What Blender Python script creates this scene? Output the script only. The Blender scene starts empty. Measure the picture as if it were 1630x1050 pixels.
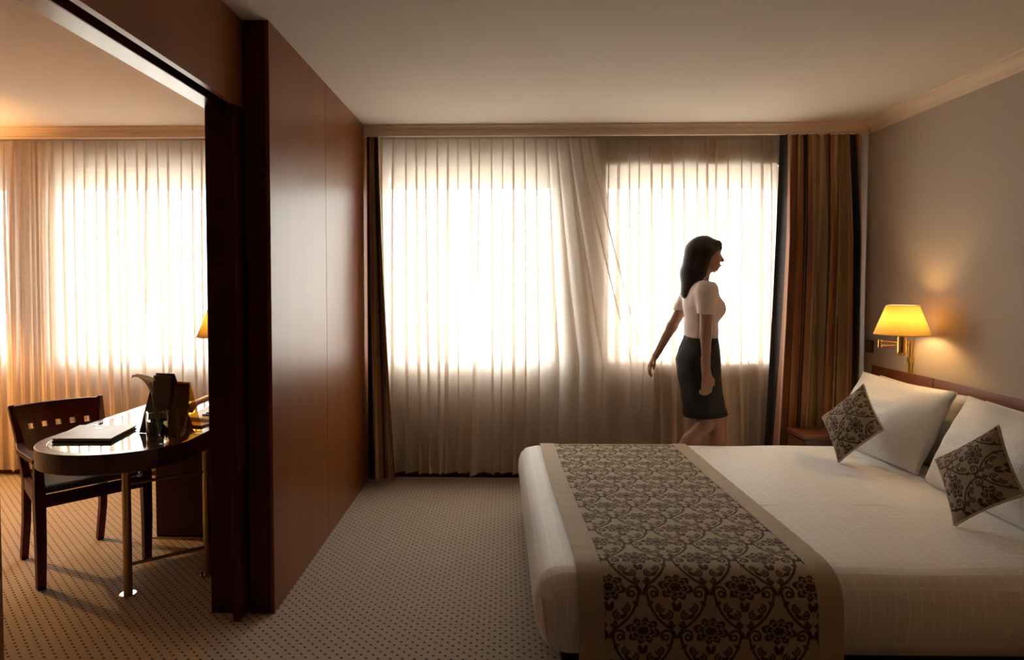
import bpy, bmesh, math, random
import numpy as np
from mathutils import Vector, Matrix
random.seed(7); rng = np.random.default_rng(7)
R = math.radians
S = bpy.context.scene
COL = S.collection

# ------------------------------------------------------------------ camera
F_PX, CAM_H = 1100.0, 1.40
PITCH, YAW = R(2.0), R(1.5)
cam = bpy.data.cameras.new('camera'); co = bpy.data.objects.new('camera', cam); COL.objects.link(co)
co.location = (0, 0, CAM_H); co.rotation_euler = (R(90) - PITCH, 0, YAW)
cam.sensor_width = 36.0; cam.lens = F_PX / 1630 * 36
cam.shift_x = (815 - 777.18) / 1630; cam.shift_y = (488.41 - 525) / 1630
cam.clip_start = 0.02
S.camera = co

# ------------------------------------------------------------------ sky and exposure
SKY = 13.6
w = bpy.data.worlds.new('world'); S.world = w; w.use_nodes = True
bgn = w.node_tree.nodes['Background']
bgn.inputs['Color'].default_value = (0.97, 0.98, 1.0, 1); bgn.inputs['Strength'].default_value = SKY
vs = S.view_settings
vs.view_transform = 'Standard'; vs.look = 'None'; vs.gamma = 1.0; vs.use_curve_mapping = False
vs.exposure = 0.24

# room dimensions
XR, XL, XP, XPL = 2.45, -4.45, -0.98, -1.25      # right wall, far left wall, partition faces
YB, YF, ZC = 4.95, -1.3, 2.48
WINS = [(-0.90, 0.35), (0.71, 1.96), (-3.25, -2.00), (-4.40, -3.63)]
WZ0, WZ1 = 0.825, 2.23

def portal(x0, x1):
    l = bpy.data.lights.new('window_portal', 'AREA'); l.shape = 'RECTANGLE'
    l.size = x1 - x0; l.size_y = WZ1 - WZ0; l.cycles.is_portal = True
    o = bpy.data.objects.new('window_portal', l); COL.objects.link(o)
    o.location = ((x0 + x1) / 2, YB + 0.26, (WZ0 + WZ1) / 2); o.rotation_euler = (R(-90), 0, 0)
for a in WINS: portal(*a)

# ------------------------------------------------------------------ materials
class E:
    """scalar expression -> Math nodes"""
    def __init__(s, nt, v): s.nt, s.v = nt, v
    def _op(s, op, *a):
        n = s.nt.nodes.new('ShaderNodeMath'); n.operation = op
        for i, q in enumerate((s,) + a):
            q = q.v if isinstance(q, E) else q
            if isinstance(q, (int, float)): n.inputs[i].default_value = q
            else: s.nt.links.new(q, n.inputs[i])
        return E(s.nt, n.outputs[0])
    def __add__(s, o): return s._op('ADD', o)
    __radd__ = __add__
    def __sub__(s, o): return s._op('SUBTRACT', o)
    def __rsub__(s, o): return E(s.nt, o)._op('SUBTRACT', s)
    def __mul__(s, o): return s._op('MULTIPLY', o)
    __rmul__ = __mul__
    def __truediv__(s, o): return s._op('DIVIDE', o)
    def __neg__(s): return s * -1.0
    def abs(s): return s._op('ABSOLUTE')
    def fract(s): return s._op('FRACT')
    def floor(s): return s._op('FLOOR')
    def sin(s): return s._op('SINE')
    def cos(s): return s._op('COSINE')
    def sqrt(s): return s._op('SQRT')
    def max(s, o): return s._op('MAXIMUM', o)
    def min(s, o): return s._op('MINIMUM', o)
    def lt(s, o): return s._op('LESS_THAN', o)
    def gt(s, o): return s._op('GREATER_THAN', o)
    def atan2(s, o): return s._op('ARCTAN2', o)
    def step(s, e0, e1):            # smooth 1 -> 0 as s goes e0 -> e1
        n = s.nt.nodes.new('ShaderNodeMapRange'); n.interpolation_type = 'SMOOTHSTEP'
        s.nt.links.new(s.v, n.inputs[0]); n.inputs[1].default_value = e0; n.inputs[2].default_value = e1
        n.inputs[3].default_value = 1.0; n.inputs[4].default_value = 0.0
        return E(s.nt, n.outputs[0])

def newmat(name):
    m = bpy.data.materials.new(name); m.use_nodes = True
    nt = m.node_tree; b = nt.nodes['Principled BSDF']
    return m, nt, b
def coords(nt, kind='Object'):
    tc = nt.nodes.new('ShaderNodeTexCoord'); return tc.outputs[kind]
def sep(nt, sock):
    n = nt.nodes.new('ShaderNodeSeparateXYZ'); nt.links.new(sock, n.inputs[0])
    return E(nt, n.outputs[0]), E(nt, n.outputs[1]), E(nt, n.outputs[2])
def noise(nt, sock, scale, detail=3, stretch=None, rough=0.5):
    if stretch:
        mp = nt.nodes.new('ShaderNodeMapping'); mp.inputs['Scale'].default_value = stretch
        nt.links.new(sock, mp.inputs[0]); sock = mp.outputs[0]
    n = nt.nodes.new('ShaderNodeTexNoise'); n.inputs['Scale'].default_value = scale
    n.inputs['Detail'].default_value = detail; n.inputs['Roughness'].default_value = rough
    nt.links.new(sock, n.inputs['Vector'])
    return E(nt, n.outputs[0])
def mix(nt, fac, a, b):
    n = nt.nodes.new('ShaderNodeMix'); n.data_type = 'RGBA'
    if isinstance(fac, E): nt.links.new(fac.v, n.inputs[0])
    else: n.inputs[0].default_value = fac
    for i, c in ((6, a), (7, b)):
        if isinstance(c, tuple): n.inputs[i].default_value = (*c, 1)
        else: nt.links.new(c, n.inputs[i])
    return n.outputs[2]
def bump(nt, b, h, strength=0.3, dist=0.002):
    n = nt.nodes.new('ShaderNodeBump'); n.inputs['Strength'].default_value = strength
    n.inputs['Distance'].default_value = dist
    nt.links.new(h.v, n.inputs['Height']); nt.links.new(n.outputs[0], b.inputs['Normal'])
def simple(name, col, rough=0.5, metal=0.0, nscale=None, namp=0.15, bumpd=0.0, coat=0.0, spec=0.5):
    m, nt, b = newmat(name)
    b.inputs['Roughness'].default_value = rough; b.inputs['Metallic'].default_value = metal
    b.inputs['Coat Weight'].default_value = coat; b.inputs['Specular IOR Level'].default_value = spec
    if nscale:
        f = noise(nt, coords(nt), nscale, 4)
        lo = tuple(c * (1 - namp) for c in col); hi = tuple(min(1, c * (1 + namp)) for c in col)
        nt.links.new(mix(nt, f, lo, hi), b.inputs['Base Color'])
        if bumpd: bump(nt, b, f, 0.5, bumpd)
    else:
        b.inputs['Base Color'].default_value = (*col, 1)
    return m
def wood(name, dark, light, rough=0.3, axis='z', coat=0.3, scale=1.0, spec=0.5):
    m, nt, b = newmat(name)
    st = {'z': (14, 14, 0.5), 'y': (14, 0.5, 14), 'x': (0.5, 14, 14)}[axis]
    st = tuple(q * scale for q in st)
    c = coords(nt)
    f1 = noise(nt, c, 1.0, 6, st, 0.6)
    f2 = noise(nt, c, 1.0, 3, tuple(q * 6 for q in st), 0.6)
    st3 = tuple(q * 0.28 for q in st); f3 = noise(nt, c, 1.0, 2, st3)
    f = (f1 * 0.35 + f2 * 0.12 + f3 * 0.53 - 0.5) * 1.7 + 0.5
    nt.links.new(mix(nt, f.max(0.0).min(1.0), dark, light), b.inputs['Base Color'])
    b.inputs['Roughness'].default_value = rough; b.inputs['Coat Weight'].default_value = coat
    b.inputs['Coat Roughness'].default_value = rough * 0.7; b.inputs['Specular IOR Level'].default_value = spec
    bump(nt, b, f2, 0.06, 0.001)
    return m

M = {}
M['panel'] = wood('cherry_panel', (0.125, 0.033, 0.009), (0.31, 0.105, 0.031), 0.30, 'z', 0.0, 0.7, 0.30)
M['mahogany'] = wood('dark_mahogany', (0.040, 0.005, 0.006), (0.095, 0.014, 0.012), 0.38, 'z', 0.0, spec=0.25)
M['mahogany_y'] = wood('dark_mahogany_top', (0.035, 0.008, 0.006), (0.085, 0.022, 0.012), 0.22, 'y', 0.25)
M['headboard'] = wood('cherry_headboard', (0.11, 0.030, 0.012), (0.26, 0.082, 0.034), 0.33, 'y', 0.3)
M['ceiling'] = simple('ceiling_paint', (0.70, 0.61, 0.52), 0.9, nscale=3.0, namp=0.02)
M['cornice'] = simple('cornice_paint', (0.76, 0.59, 0.45), 0.6)
M['plaster'] = simple('wall_plaster', (0.50, 0.40, 0.31), 0.9, nscale=6, namp=0.05)
M['white_frame'] = simple('window_frame_white', (0.85, 0.85, 0.83), 0.4)
M['black'] = simple('black_plastic', (0.012, 0.012, 0.012), 0.4)
M['brass'] = simple('polished_brass', (0.78, 0.50, 0.16), 0.24, 1.0)
M['bronze'] = simple('brushed_bronze', (0.42, 0.29, 0.14), 0.32, 1.0)
M['chrome'] = simple('chrome', (0.8, 0.8, 0.8), 0.15, 1.0)
M['ground'] = simple('paving_outside', (0.42, 0.41, 0.38), 0.9, nscale=2)
M['dark_base'] = simple('bed_base_fabric', (0.020, 0.012, 0.009), 0.8, nscale=80, namp=0.3)
M['cotton_plain'] = simple('white_satin_cotton', (0.80, 0.76, 0.71), 0.5, nscale=30, namp=0.03, bumpd=0.001)

def m_wallpaper():
    m, nt, b = newmat('textile_wallpaper')
    c = coords(nt)
    f = noise(nt, c, 1.0, 3, (260, 260, 30)) * 0.5 + noise(nt, c, 1.0, 3, (30, 260, 260)) * 0.5
    nt.links.new(mix(nt, f, (0.40, 0.33, 0.27), (0.57, 0.475, 0.395)), b.inputs['Base Color'])
    b.inputs['Roughness'].default_value = 0.85
    bump(nt, b, f, 0.3, 0.001)
    return m
M['wallpaper'] = m_wallpaper()

def m_carpet():
    m, nt, b = newmat('dotted_carpet')
    c = coords(nt); x, y, z = sep(nt, c)
    PX, PY = 0.0455, 0.048
    def lat(ox, oy):
        u = ((x + ox) / PX).fract() - 0.5; v = ((y + oy) / PY).fract() - 0.5
        u = u * PX; v = v * PY
        # slightly slanted lozenge-shaped dot
        return ((u * u) * 1.0 + (v + u * 0.35) * (v + u * 0.35) * 1.3).sqrt()
    d = lat(0, 0).min(lat(PX / 2, PY / 2))
    fn = noise(nt, c, 900, 2)
    dot = (d + (fn - 0.5) * 0.003).step(0.0045, 0.0075)
    f2 = noise(nt, c, 350, 3); f3 = noise(nt, c, 2.5, 3)
    base = mix(nt, f2, (0.36, 0.285, 0.215), (0.52, 0.42, 0.33))
    base = mix(nt, (f3 - 0.35) * 0.5, base, (0.36, 0.29, 0.23))
    nt.links.new(mix(nt, dot, base, (0.020, 0.020, 0.026)), b.inputs['Base Color'])
    b.inputs['Roughness'].default_value = 0.95; b.inputs['Specular IOR Level'].default_value = 0.1
    b.inputs['Sheen Weight'].default_value = 0.2
    bump(nt, b, f2, 0.5, 0.003)
    return m
M['carpet'] = m_carpet()

def m_sheet():
    m, nt, b = newmat('checked_white_cotton')
    c = coords(nt); x, y, z = sep(nt, c)
    P = 0.042
    def ln(q): return ((q / P).fract() - 0.5).abs().step(0.03, 0.13)
    g = ln(x).max(ln(y)); f = noise(nt, c, 9, 4)
    base = mix(nt, f, (0.79, 0.75, 0.71), (0.85, 0.81, 0.77))
    nt.links.new(mix(nt, g, base, (0.90, 0.87, 0.835)), b.inputs['Base Color'])
    b.inputs['Roughness'].default_value = 0.6; b.inputs['Sheen Weight'].default_value = 0.15
    bump(nt, b, g * 0.25 + f * 1.2, 0.45, 0.006)
    return m
M['sheet'] = m_sheet()
def m_pillow():
    m, nt, b = newmat('checked_pillowcase')
    c = coords(nt); x, y, z = sep(nt, c)
    P = 0.042
    def ln(q): return ((q / P).fract() - 0.5).abs().step(0.03, 0.13)
    g = ln(z).max(ln(y)); f = noise(nt, c, 7, 4)
    base = mix(nt, f, (0.74, 0.705, 0.665), (0.80, 0.76, 0.72))
    nt.links.new(mix(nt, g, base, (0.81, 0.78, 0.74)), b.inputs['Base Color'])
    b.inputs['Roughness'].default_value = 0.6
    bump(nt, b, g * 0.2 + f * 1.5, 0.45, 0.008)
    return m
M['pillow'] = m_pillow()

def m_damask(name, ground, thread, sc=1.0):
    """woven damask: rosettes cradled by curled scrolls on a half-drop repeat, laid out in UV metres"""
    m, nt, b = newmat(name)
    u, v, _ = sep(nt, coords(nt, 'UV'))
    u = u / sc; v = v / sc
    A, B = 0.225, 0.28
    def motif(ox, oy):
        p = (((u + ox) / A).fract() - 0.5) * A; q = (((v + oy) / B).fract() - 0.5) * B
        ap = p.abs()
        q0 = q - 0.030
        r = (p * p * 0.80 + q0 * q0 * 1.5).sqrt(); th = q0.atan2(p)
        Rp = (th * 8.0 + 1.57).cos() * 0.0060 + 0.048
        rose = (r - Rp).step(-0.0015, 0.0015)
        vein = ((r - Rp * 0.72).abs().step(0.0012, 0.0026)).max((r - Rp * 0.40).abs().step(0.0012, 0.0026))
        rad = ((th * 8.0 + 1.57).cos() + 1.0).step(0.03, 0.20) * r.gt(0.019)
        out = rose * (1.0 - vein.max(rad * 0.85))
        def ring(cx, cy, rr, wd, cond=None):
            d = (((ap - cx) * (ap - cx)) + ((q - cy) * (q - cy))).sqrt()
            k = (d - rr).abs().step(wd, wd + 0.0016)
            return k * cond if cond is not None else k
        def leaf(cx, cy, rr, ang, el=2.6):
            c, s_ = math.cos(ang), math.sin(ang); X = (ap - cx) * c + (q - cy) * s_; Y = (q - cy) * c - (ap - cx) * s_
            return (X * X + Y * Y * (el * el)).sqrt().step(rr - 0.001, rr + 0.001)
        # pointed cradle of two scrolls, curled at their upper ends
        out = out.max(ring(-0.050, 0.030, 0.150, 0.0034, q.lt(0.012) * ap.gt(0.012)))
        out = out.max(ring(0.080, 0.012, 0.0190, 0.0028, (q - ap * 0.4).gt(-0.028)))
        out = out.max(ring(0.076, 0.008, 0.0085, 0.0024))
        # tendrils along the scrolls
        def gap(cx, cy, sx, sy): return ((ap.gt(cx) if sx > 0 else ap.lt(cx)) * (q.gt(cy) if sy > 0 else q.lt(cy))).lt(0.5)
        for cx, cy, rr, sx, sy in ((0.056, -0.036, 0.0125, -1, 1), (0.028, -0.058, 0.0135, 1, 1), (0.016, -0.088, 0.0095, -1, 1)):
            out = out.max(ring(cx, cy, rr, 0.0022, gap(cx, cy, sx, sy))).max(ring(cx, cy, rr * 0.38, 0.0018))
        for cx, cy, rr, an in ((0.008, -0.032, 0.016, 1.3), (0.050, -0.062, 0.013, 0.8), (0.010, -0.122, 0.016, 1.1), (0.088, -0.022, 0.012, -0.7)):
            out = out.max(leaf(cx, cy, rr, an, 2.1))
        return out
    d = motif(0.0, 0.0).max(motif(A / 2, B / 2))
    c = coords(nt)
    f = noise(nt, c, 500, 2); f2 = noise(nt, c, 14, 3)
    lo = tuple(q * 0.85 for q in ground)
    base = mix(nt, f * 0.5 + f2 * 0.5, lo, ground)
    nt.links.new(mix(nt, d * (f * 0.25 + 0.80), base, thread), b.inputs['Base Color'])
    b.inputs['Roughness'].default_value = 0.8; b.inputs['Specular IOR Level'].default_value = 0.15
    bump(nt, b, d * 0.6 + f2 * 1.5, 0.3, 0.002)
    return m
M['damask'] = m_damask('damask_runner', (0.47, 0.385, 0.275), (0.055, 0.028, 0.022))
M['damask_cushion'] = m_damask('damask_cushion', (0.33, 0.255, 0.165), (0.045, 0.020, 0.016), 0.86)
M['runner_border'] = simple('gold_satin_border', (0.44, 0.355, 0.25), 0.75, nscale=24, namp=0.08, bumpd=0.002)

def cloth_light(name, col, tcol, transp, transl):
    """thin woven fabric: part open weave, part diffuse, part translucent"""
    m = bpy.data.materials.new(name); m.use_nodes = True; nt = m.node_tree; nt.nodes.clear()
    out = nt.nodes.new('ShaderNodeOutputMaterial')
    di = nt.nodes.new('ShaderNodeBsdfDiffuse'); tl = nt.nodes.new('ShaderNodeBsdfTranslucent'); tr = nt.nodes.new('ShaderNodeBsdfTransparent')
    di.inputs[0].default_value = (*col, 1); tl.inputs[0].default_value = (*tcol, 1); tr.inputs[0].default_value = (1, 0.985, 0.96, 1)
    m1 = nt.nodes.new('ShaderNodeMixShader'); m1.inputs[0].default_value = transl
    nt.links.new(di.outputs[0], m1.inputs[1]); nt.links.new(tl.outputs[0], m1.inputs[2])
    m2 = nt.nodes.new('ShaderNodeMixShader')
    f = noise(nt, coords(nt, 'UV'), 60, 3)
    fac = f * 0.16 + (transp - 0.08)
    nt.links.new(fac.v, m2.inputs[0])
    nt.links.new(m1.outputs[0], m2.inputs[1]); nt.links.new(tr.outputs[0], m2.inputs[2])
    nt.links.new(m2.outputs[0], out.inputs[0])
    return m
M['sheer'] = cloth_light('sheer_voile', (0.80, 0.68, 0.56), (0.86, 0.77, 0.675), 0.20, 0.5)

def m_drape():
    m, nt, b = newmat('striped_drape')
    u, v, _ = sep(nt, coords(nt, 'UV'))
    PER = 0.40
    t = (u / PER).fract()
    ramp = nt.nodes.new('ShaderNodeValToRGB'); ramp.color_ramp.interpolation = 'CONSTANT'
    nt.links.new(t.v, ramp.inputs[0])
    K, RU, GO, OL = (0.014, 0.014, 0.019), (0.46, 0.20, 0.095), (0.66, 0.46, 0.25), (0.36, 0.23, 0.12)
    stops = [(0, K), (0.20, RU), (0.36, GO), (0.50, RU), (0.60, K), (0.66, OL), (0.78, GO), (0.90, RU)]
    el = ramp.color_ramp.elements
    el[0].position = 0; el[0].color = (*K, 1); el[1].position = stops[1][0]; el[1].color = (*stops[1][1], 1)
    for p, c in stops[2:]:
        e = el.new(p); e.color = (*c, 1)
    f = noise(nt, coords(nt, 'UV'), 1.0, 3, (900, 40, 1))
    nt.links.new(mix(nt, f * 0.3, ramp.outputs[0], (0.02, 0.012, 0.008)), b.inputs['Base Color'])
    b.inputs['Roughness'].default_value = 0.6; b.inputs['Sheen Weight'].default_value = 0.15
    return m
M['drape'] = m_drape()
M['blind'] = cloth_light('roller_blind_fabric', (0.6, 0.56, 0.5), (0.30, 0.28, 0.245), 0.09, 0.6)
M['lining'] = simple('drape_lining', (0.52, 0.42, 0.30), 0.8, nscale=60, namp=0.1)

def m_shade(name, col):
    m = bpy.data.materials.new(name); m.use_nodes = True; nt = m.node_tree; nt.nodes.clear()
    out = nt.nodes.new('ShaderNodeOutputMaterial')
    di = nt.nodes.new('ShaderNodeBsdfDiffuse'); tl = nt.nodes.new('ShaderNodeBsdfTranslucent')
    f = noise(nt, coords(nt), 200, 2)
    nt.links.new(mix(nt, f, tuple(c * 0.94 for c in col), col), tl.inputs[0])
    di.inputs[0].default_value = (0.82, 0.66, 0.44, 1)
    m1 = nt.nodes.new('ShaderNodeMixShader'); m1.inputs[0].default_value = 0.75
    nt.links.new(di.outputs[0], m1.inputs[1]); nt.links.new(tl.outputs[0], m1.inputs[2])
    nt.links.new(m1.outputs[0], out.inputs[0])
    return m
M['shade'] = m_shade('lampshade_fabric', (0.98, 0.80, 0.38))

def m_glass(name, col, rough=0.0):
    m, nt, b = newmat(name)
    b.inputs['Base Color'].default_value = (*col, 1); b.inputs['Roughness'].default_value = rough
    b.inputs['Transmission Weight'].default_value = 1.0; b.inputs['IOR'].default_value = 1.45
    return m
M['glass'] = m_glass('clear_glass', (0.96, 0.98, 0.96))
M['water'] = m_glass('vase_water', (0.80, 0.84, 0.66)); 
def m_pane():
    m = bpy.data.materials.new('window_pane'); m.use_nodes = True; nt = m.node_tree; nt.nodes.clear()
    out = nt.nodes.new('ShaderNodeOutputMaterial')
    tr = nt.nodes.new('ShaderNodeBsdfTransparent'); gl = nt.nodes.new('ShaderNodeBsdfGlossy'); gl.inputs['Roughness'].default_value = 0.02
    tr.inputs[0].default_value = (0.95, 0.97, 0.96, 1)
    mx = nt.nodes.new('ShaderNodeMixShader'); mx.inputs[0].default_value = 0.06
    nt.links.new(tr.outputs[0], mx.inputs[1]); nt.links.new(gl.outputs[0], mx.inputs[2]); nt.links.new(mx.outputs[0], out.inputs[0])
    return m
M['pane'] = m_pane()
def m_seat():
    m, nt, b = newmat('seat_fabric')
    x, y, z = sep(nt, coords(nt)); P = 0.014
    def lat(ox, oy):
        a = ((x + ox) / P).fract() - 0.5; c = ((y + oy) / P).fract() - 0.5
        return (a * a + c * c).sqrt()
    d = lat(0, 0).min(lat(P / 2, P / 2)).step(0.17, 0.26)
    nt.links.new(mix(nt, d, (0.14, 0.16, 0.19), (0.42, 0.44, 0.45)), b.inputs['Base Color'])
    b.inputs['Roughness'].default_value = 0.9
    return m
M['seat'] = m_seat()
M['desk_glass'] = simple('grey_glass_inset', (0.10, 0.105, 0.10), 0.04, coat=1.0, spec=1.0)
M['folder'] = simple('grey_leather_folder', (0.42, 0.43, 0.44), 0.35, nscale=120, namp=0.15, bumpd=0.0005)
M['paper'] = simple('cream_paper', (0.72, 0.64, 0.52), 0.7)
M['leather'] = simple('dark_brown_leather', (0.045, 0.020, 0.014), 0.4, nscale=150, namp=0.3, bumpd=0.0005)
M['cover'] = simple('terracotta_card', (0.42, 0.22, 0.11), 0.5, nscale=8, namp=0.1)
def m_amber():
    m = bpy.data.materials.new('amber_acrylic'); m.use_nodes = True; nt = m.node_tree; nt.nodes.clear()
    out = nt.nodes.new('ShaderNodeOutputMaterial')
    tr = nt.nodes.new('ShaderNodeBsdfTransparent'); tr.inputs[0].default_value = (0.86, 0.62, 0.20, 1)
    gl = nt.nodes.new('ShaderNodeBsdfGlossy'); gl.inputs['Roughness'].default_value = 0.08; gl.inputs[0].default_value = (0.6, 0.5, 0.35, 1)
    f = noise(nt, coords(nt), 6, 2)
    mx = nt.nodes.new('ShaderNodeMixShader'); nt.links.new((f * 0.06 + 0.08).v, mx.inputs[0])
    nt.links.new(tr.outputs[0], mx.inputs[1]); nt.links.new(gl.outputs[0], mx.inputs[2]); nt.links.new(mx.outputs[0], out.inputs[0])
    return m
M['amber'] = m_amber()
M['phone'] = simple('cream_plastic', (0.62, 0.50, 0.36), 0.35)
M['petal'] = cloth_light('calla_petal', (0.86, 0.80, 0.68), (0.88, 0.80, 0.62), 0.08, 0.6)
M['stem'] = simple('calla_stem', (0.20, 0.26, 0.07), 0.5, nscale=30)
M['spadix'] = simple('calla_spadix', (0.75, 0.50, 0.10), 0.6)
M['leaf'] = simple('dark_leaf', (0.035, 0.06, 0.02), 0.5, nscale=20)
M['skin'] = simple('skin', (0.42, 0.22, 0.15), 0.5, nscale=25, namp=0.06)
M['hair'] = simple('dark_hair', (0.012, 0.008, 0.007), 0.45, nscale=60, namp=0.4)
M['blouse'] = simple('pale_pink_blouse', (0.84, 0.70, 0.66), 0.7, nscale=25, namp=0.06, bumpd=0.003)
M['skirt'] = simple('black_skirt', (0.010, 0.010, 0.012), 0.75, nscale=40, namp=0.3)
M['shoe'] = simple('black_shoe', (0.01, 0.01, 0.01), 0.3)
M['eye'] = simple('eye_white', (0.6, 0.57, 0.53), 0.2)
M['lip'] = simple('lips', (0.38, 0.12, 0.10), 0.4)
M['switch'] = simple('brown_switch', (0.06, 0.04, 0.028), 0.35)
M['switch_r'] = simple('bronze_rocker', (0.20, 0.14, 0.09), 0.3, 0.3)
M['night'] = wood('nightstand_wood', (0.10, 0.030, 0.012), (0.24, 0.080, 0.032), 0.3, 'x', 0.3)

# ------------------------------------------------------------------ mesh helpers
def link(name, me, mat=None, parent=None, smooth=False):
    o = bpy.data.objects.new(name, me); COL.objects.link(o)
    if mat is not None:
        for k in (mat if isinstance(mat, (list, tuple)) else [mat]): me.materials.append(M[k] if isinstance(k, str) else k)
    if parent is not None: o.parent = parent
    if smooth:
        for p in me.polygons: p.use_smooth = True
    return o
def fin(name, bm, mat=None, parent=None, smooth=False, bevel=0.0, seg=2, angle=40):
    bmesh.ops.recalc_face_normals(bm, faces=bm.faces[:])
    me = bpy.data.meshes.new(name); bm.to_mesh(me); bm.free()
    o = link(name, me, mat, parent, smooth)
    if bevel:
        md = o.modifiers.new('bevel', 'BEVEL'); md.width = bevel; md.segments = seg; md.limit_method = 'ANGLE'; md.angle_limit = R(35)
    if smooth == 'auto':
        me.set_sharp_from_angle(angle=R(angle))
    return o
def box(bm, x0, x1, y0, y1, z0, z1):
    v = [bm.verts.new((x, y, z)) for x in (x0, x1) for y in (y0, y1) for z in (z0, z1)]
    for f in ((0, 1, 3, 2), (4, 6, 7, 5), (0, 4, 5, 1), (2, 3, 7, 6), (0, 2, 6, 4), (1, 5, 7, 3)): bm.faces.new([v[i] for i in f])
def bx(name, mat, parent, x0, x1, y0, y1, z0, z1, bevel=0.0):
    bm = bmesh.new(); box(bm, x0, x1, y0, y1, z0, z1); return fin(name, bm, mat, parent, bevel=bevel)
def frame_at(d):
    d = Vector(d).normalized(); a = Vector((0, 0, 1)) if abs(d.z) < 0.95 else Vector((1, 0, 0))
    s = d.cross(a).normalized(); t = s.cross(d).normalized(); return s, t
def tube(bm, pts, rad, n=12, cap=True, flat=None):
    pts = [Vector(p) for p in pts]; rad = rad if isinstance(rad, (list, tuple)) else [rad] * len(pts)
    rings = []; ps = None
    for i, p in enumerate(pts):
        d = (pts[min(i + 1, len(pts) - 1)] - pts[max(i - 1, 0)])
        s, t = frame_at(d)
        if ps is not None and s.dot(ps) < 0: s, t = -s, -t
        ps = s
        r = rad[i]; fa, fb = flat or (1, 1)
        rings.append([bm.verts.new(p + s * (math.cos(2 * math.pi * k / n) * r * fa) + t * (math.sin(2 * math.pi * k / n) * r * fb)) for k in range(n)])
    for a, b in zip(rings, rings[1:]):
        for k in range(n): bm.faces.new((a[k], a[(k + 1) % n], b[(k + 1) % n], b[k]))
    if cap: bm.faces.new(rings[0][::-1]); bm.faces.new(rings[-1])
def lathe(bm, prof, c=(0, 0, 0), n=32, cap0=True, cap1=True):
    rings = [[bm.verts.new((c[0] + r * math.cos(2 * math.pi * k / n), c[1] + r * math.sin(2 * math.pi * k / n), c[2] + z)) for k in range(n)] for r, z in prof]
    for a, b in zip(rings, rings[1:]):
        for k in range(n): bm.faces.new((a[k], a[(k + 1) % n], b[(k + 1) % n], b[k]))
    if cap0: bm.faces.new(rings[0][::-1])
    if cap1: bm.faces.new(rings[-1])
def prism(bm, outline, z0, z1):
    a = [bm.verts.new((x, y, z0)) for x, y in outline]; b = [bm.verts.new((x, y, z1)) for x, y in outline]
    n = len(a); bm.faces.new(a[::-1]); bm.faces.new(b)
    for k in range(n): bm.faces.new((a[k], a[(k + 1) % n], b[(k + 1) % n], b[k]))
def beam(bm, a, b, wa, ta, wb=None, tb=None, side=(1, 0, 0)):
    """tapered rectangular bar a->b; w along `side`, t across"""
    wb = wb or wa; tb = tb or ta
    a, b = Vector(a), Vector(b); d = (b - a).normalized(); s = Vector(side); s = (s - d * s.dot(d)).normalized(); t = d.cross(s)
    A = [bm.verts.new(a + s * (i * wa / 2) + t * (j * ta / 2)) for i, j in ((-1, -1), (1, -1), (1, 1), (-1, 1))]
    B = [bm.verts.new(b + s * (i * wb / 2) + t * (j * tb / 2)) for i, j in ((-1, -1), (1, -1), (1, 1), (-1, 1))]
    bm.faces.new(A[::-1]); bm.faces.new(B)
    for k in range(4): bm.faces.new((A[k], A[(k + 1) % 4], B[(k + 1) % 4], B[k]))
def path_bar(bm, pts, w, t, side):
    for p, q in zip(pts, pts[1:]): pass
    pts = [Vector(p) for p in pts]; rings = []
    for i, p in enumerate(pts):
        d = (pts[min(i + 1, len(pts) - 1)] - pts[max(i - 1, 0)]).normalized()
        s = Vector(side); s = (s - d * s.dot(d)).normalized(); u = d.cross(s)
        ww = w[i] if isinstance(w, (list, tuple)) else w; tt = t[i] if isinstance(t, (list, tuple)) else t
        rings.append([bm.verts.new(p + s * (a * ww / 2) + u * (b * tt / 2)) for a, b in ((-1, -1), (1, -1), (1, 1), (-1, 1))])
    bm.faces.new(rings[0][::-1]); bm.faces.new(rings[-1])
    for A, B in zip(rings, rings[1:]):
        for k in range(4): bm.faces.new((A[k], A[(k + 1) % 4], B[(k + 1) % 4], B[k]))
def grid_mesh(name, V, UV=None, mat=None, parent=None, midx=None, smooth=True):
    """V: (nv, nu, 3)"""
    nv, nu = V.shape[:2]
    idx = np.arange(nv * nu).reshape(nv, nu)
    f = np.stack([idx[:-1, :-1], idx[:-1, 1:], idx[1:, 1:], idx[1:, :-1]], -1).reshape(-1, 4)
    me = bpy.data.meshes.new(name); me.from_pydata(V.reshape(-1, 3).tolist(), [], f.tolist())
    if UV is not None:
        l = me.uv_layers.new(name='UVMap'); uv = UV.reshape(-1, 2)[f.reshape(-1)]
        l.data.foreach_set('uv', uv.astype(np.float32).reshape(-1))
    o = link(name, me, mat, parent, smooth)
    if midx is not None:
        me.polygons.foreach_set('material_index', midx.reshape(-1).astype(np.int32))
    return o
def thing(name, label, cat, loc=(0, 0, 0), rz=0.0, group=None):
    o = bpy.data.objects.new(name, None); COL.objects.link(o); o.empty_display_size = 0.1
    o.location = loc; o.rotation_euler = (0, 0, rz); return tag(o, label, cat, group)
def tag(o, label, cat, group=None):
    o['label'] = label; o['category'] = cat
    if group: o['group'] = group
    return o
def struct(o): o['kind'] = 'structure'; return o

# ------------------------------------------------------------------ the room
struct(bx('floor', 'carpet', None, XL - .2, XR + .2, YF - .2, YB + .25, -0.1, 0.0))
struct(bx('ceiling', 'ceiling', None, XL - .2, XR + .2, YF - .2, YB + .25, ZC, ZC + 0.1))
struct(bx('wall_right', 'wallpaper', None, XR, XR + 0.2, YF, YB + .25, 0, ZC))
struct(bx('wall_front', 'mahogany', None, XL - .2, XR + .2, YF - .2, YF, 0, ZC))
struct(bx('wall_left', 'wallpaper', None, XL - .2, XL, YF, YB + .25, 0, ZC))
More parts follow.
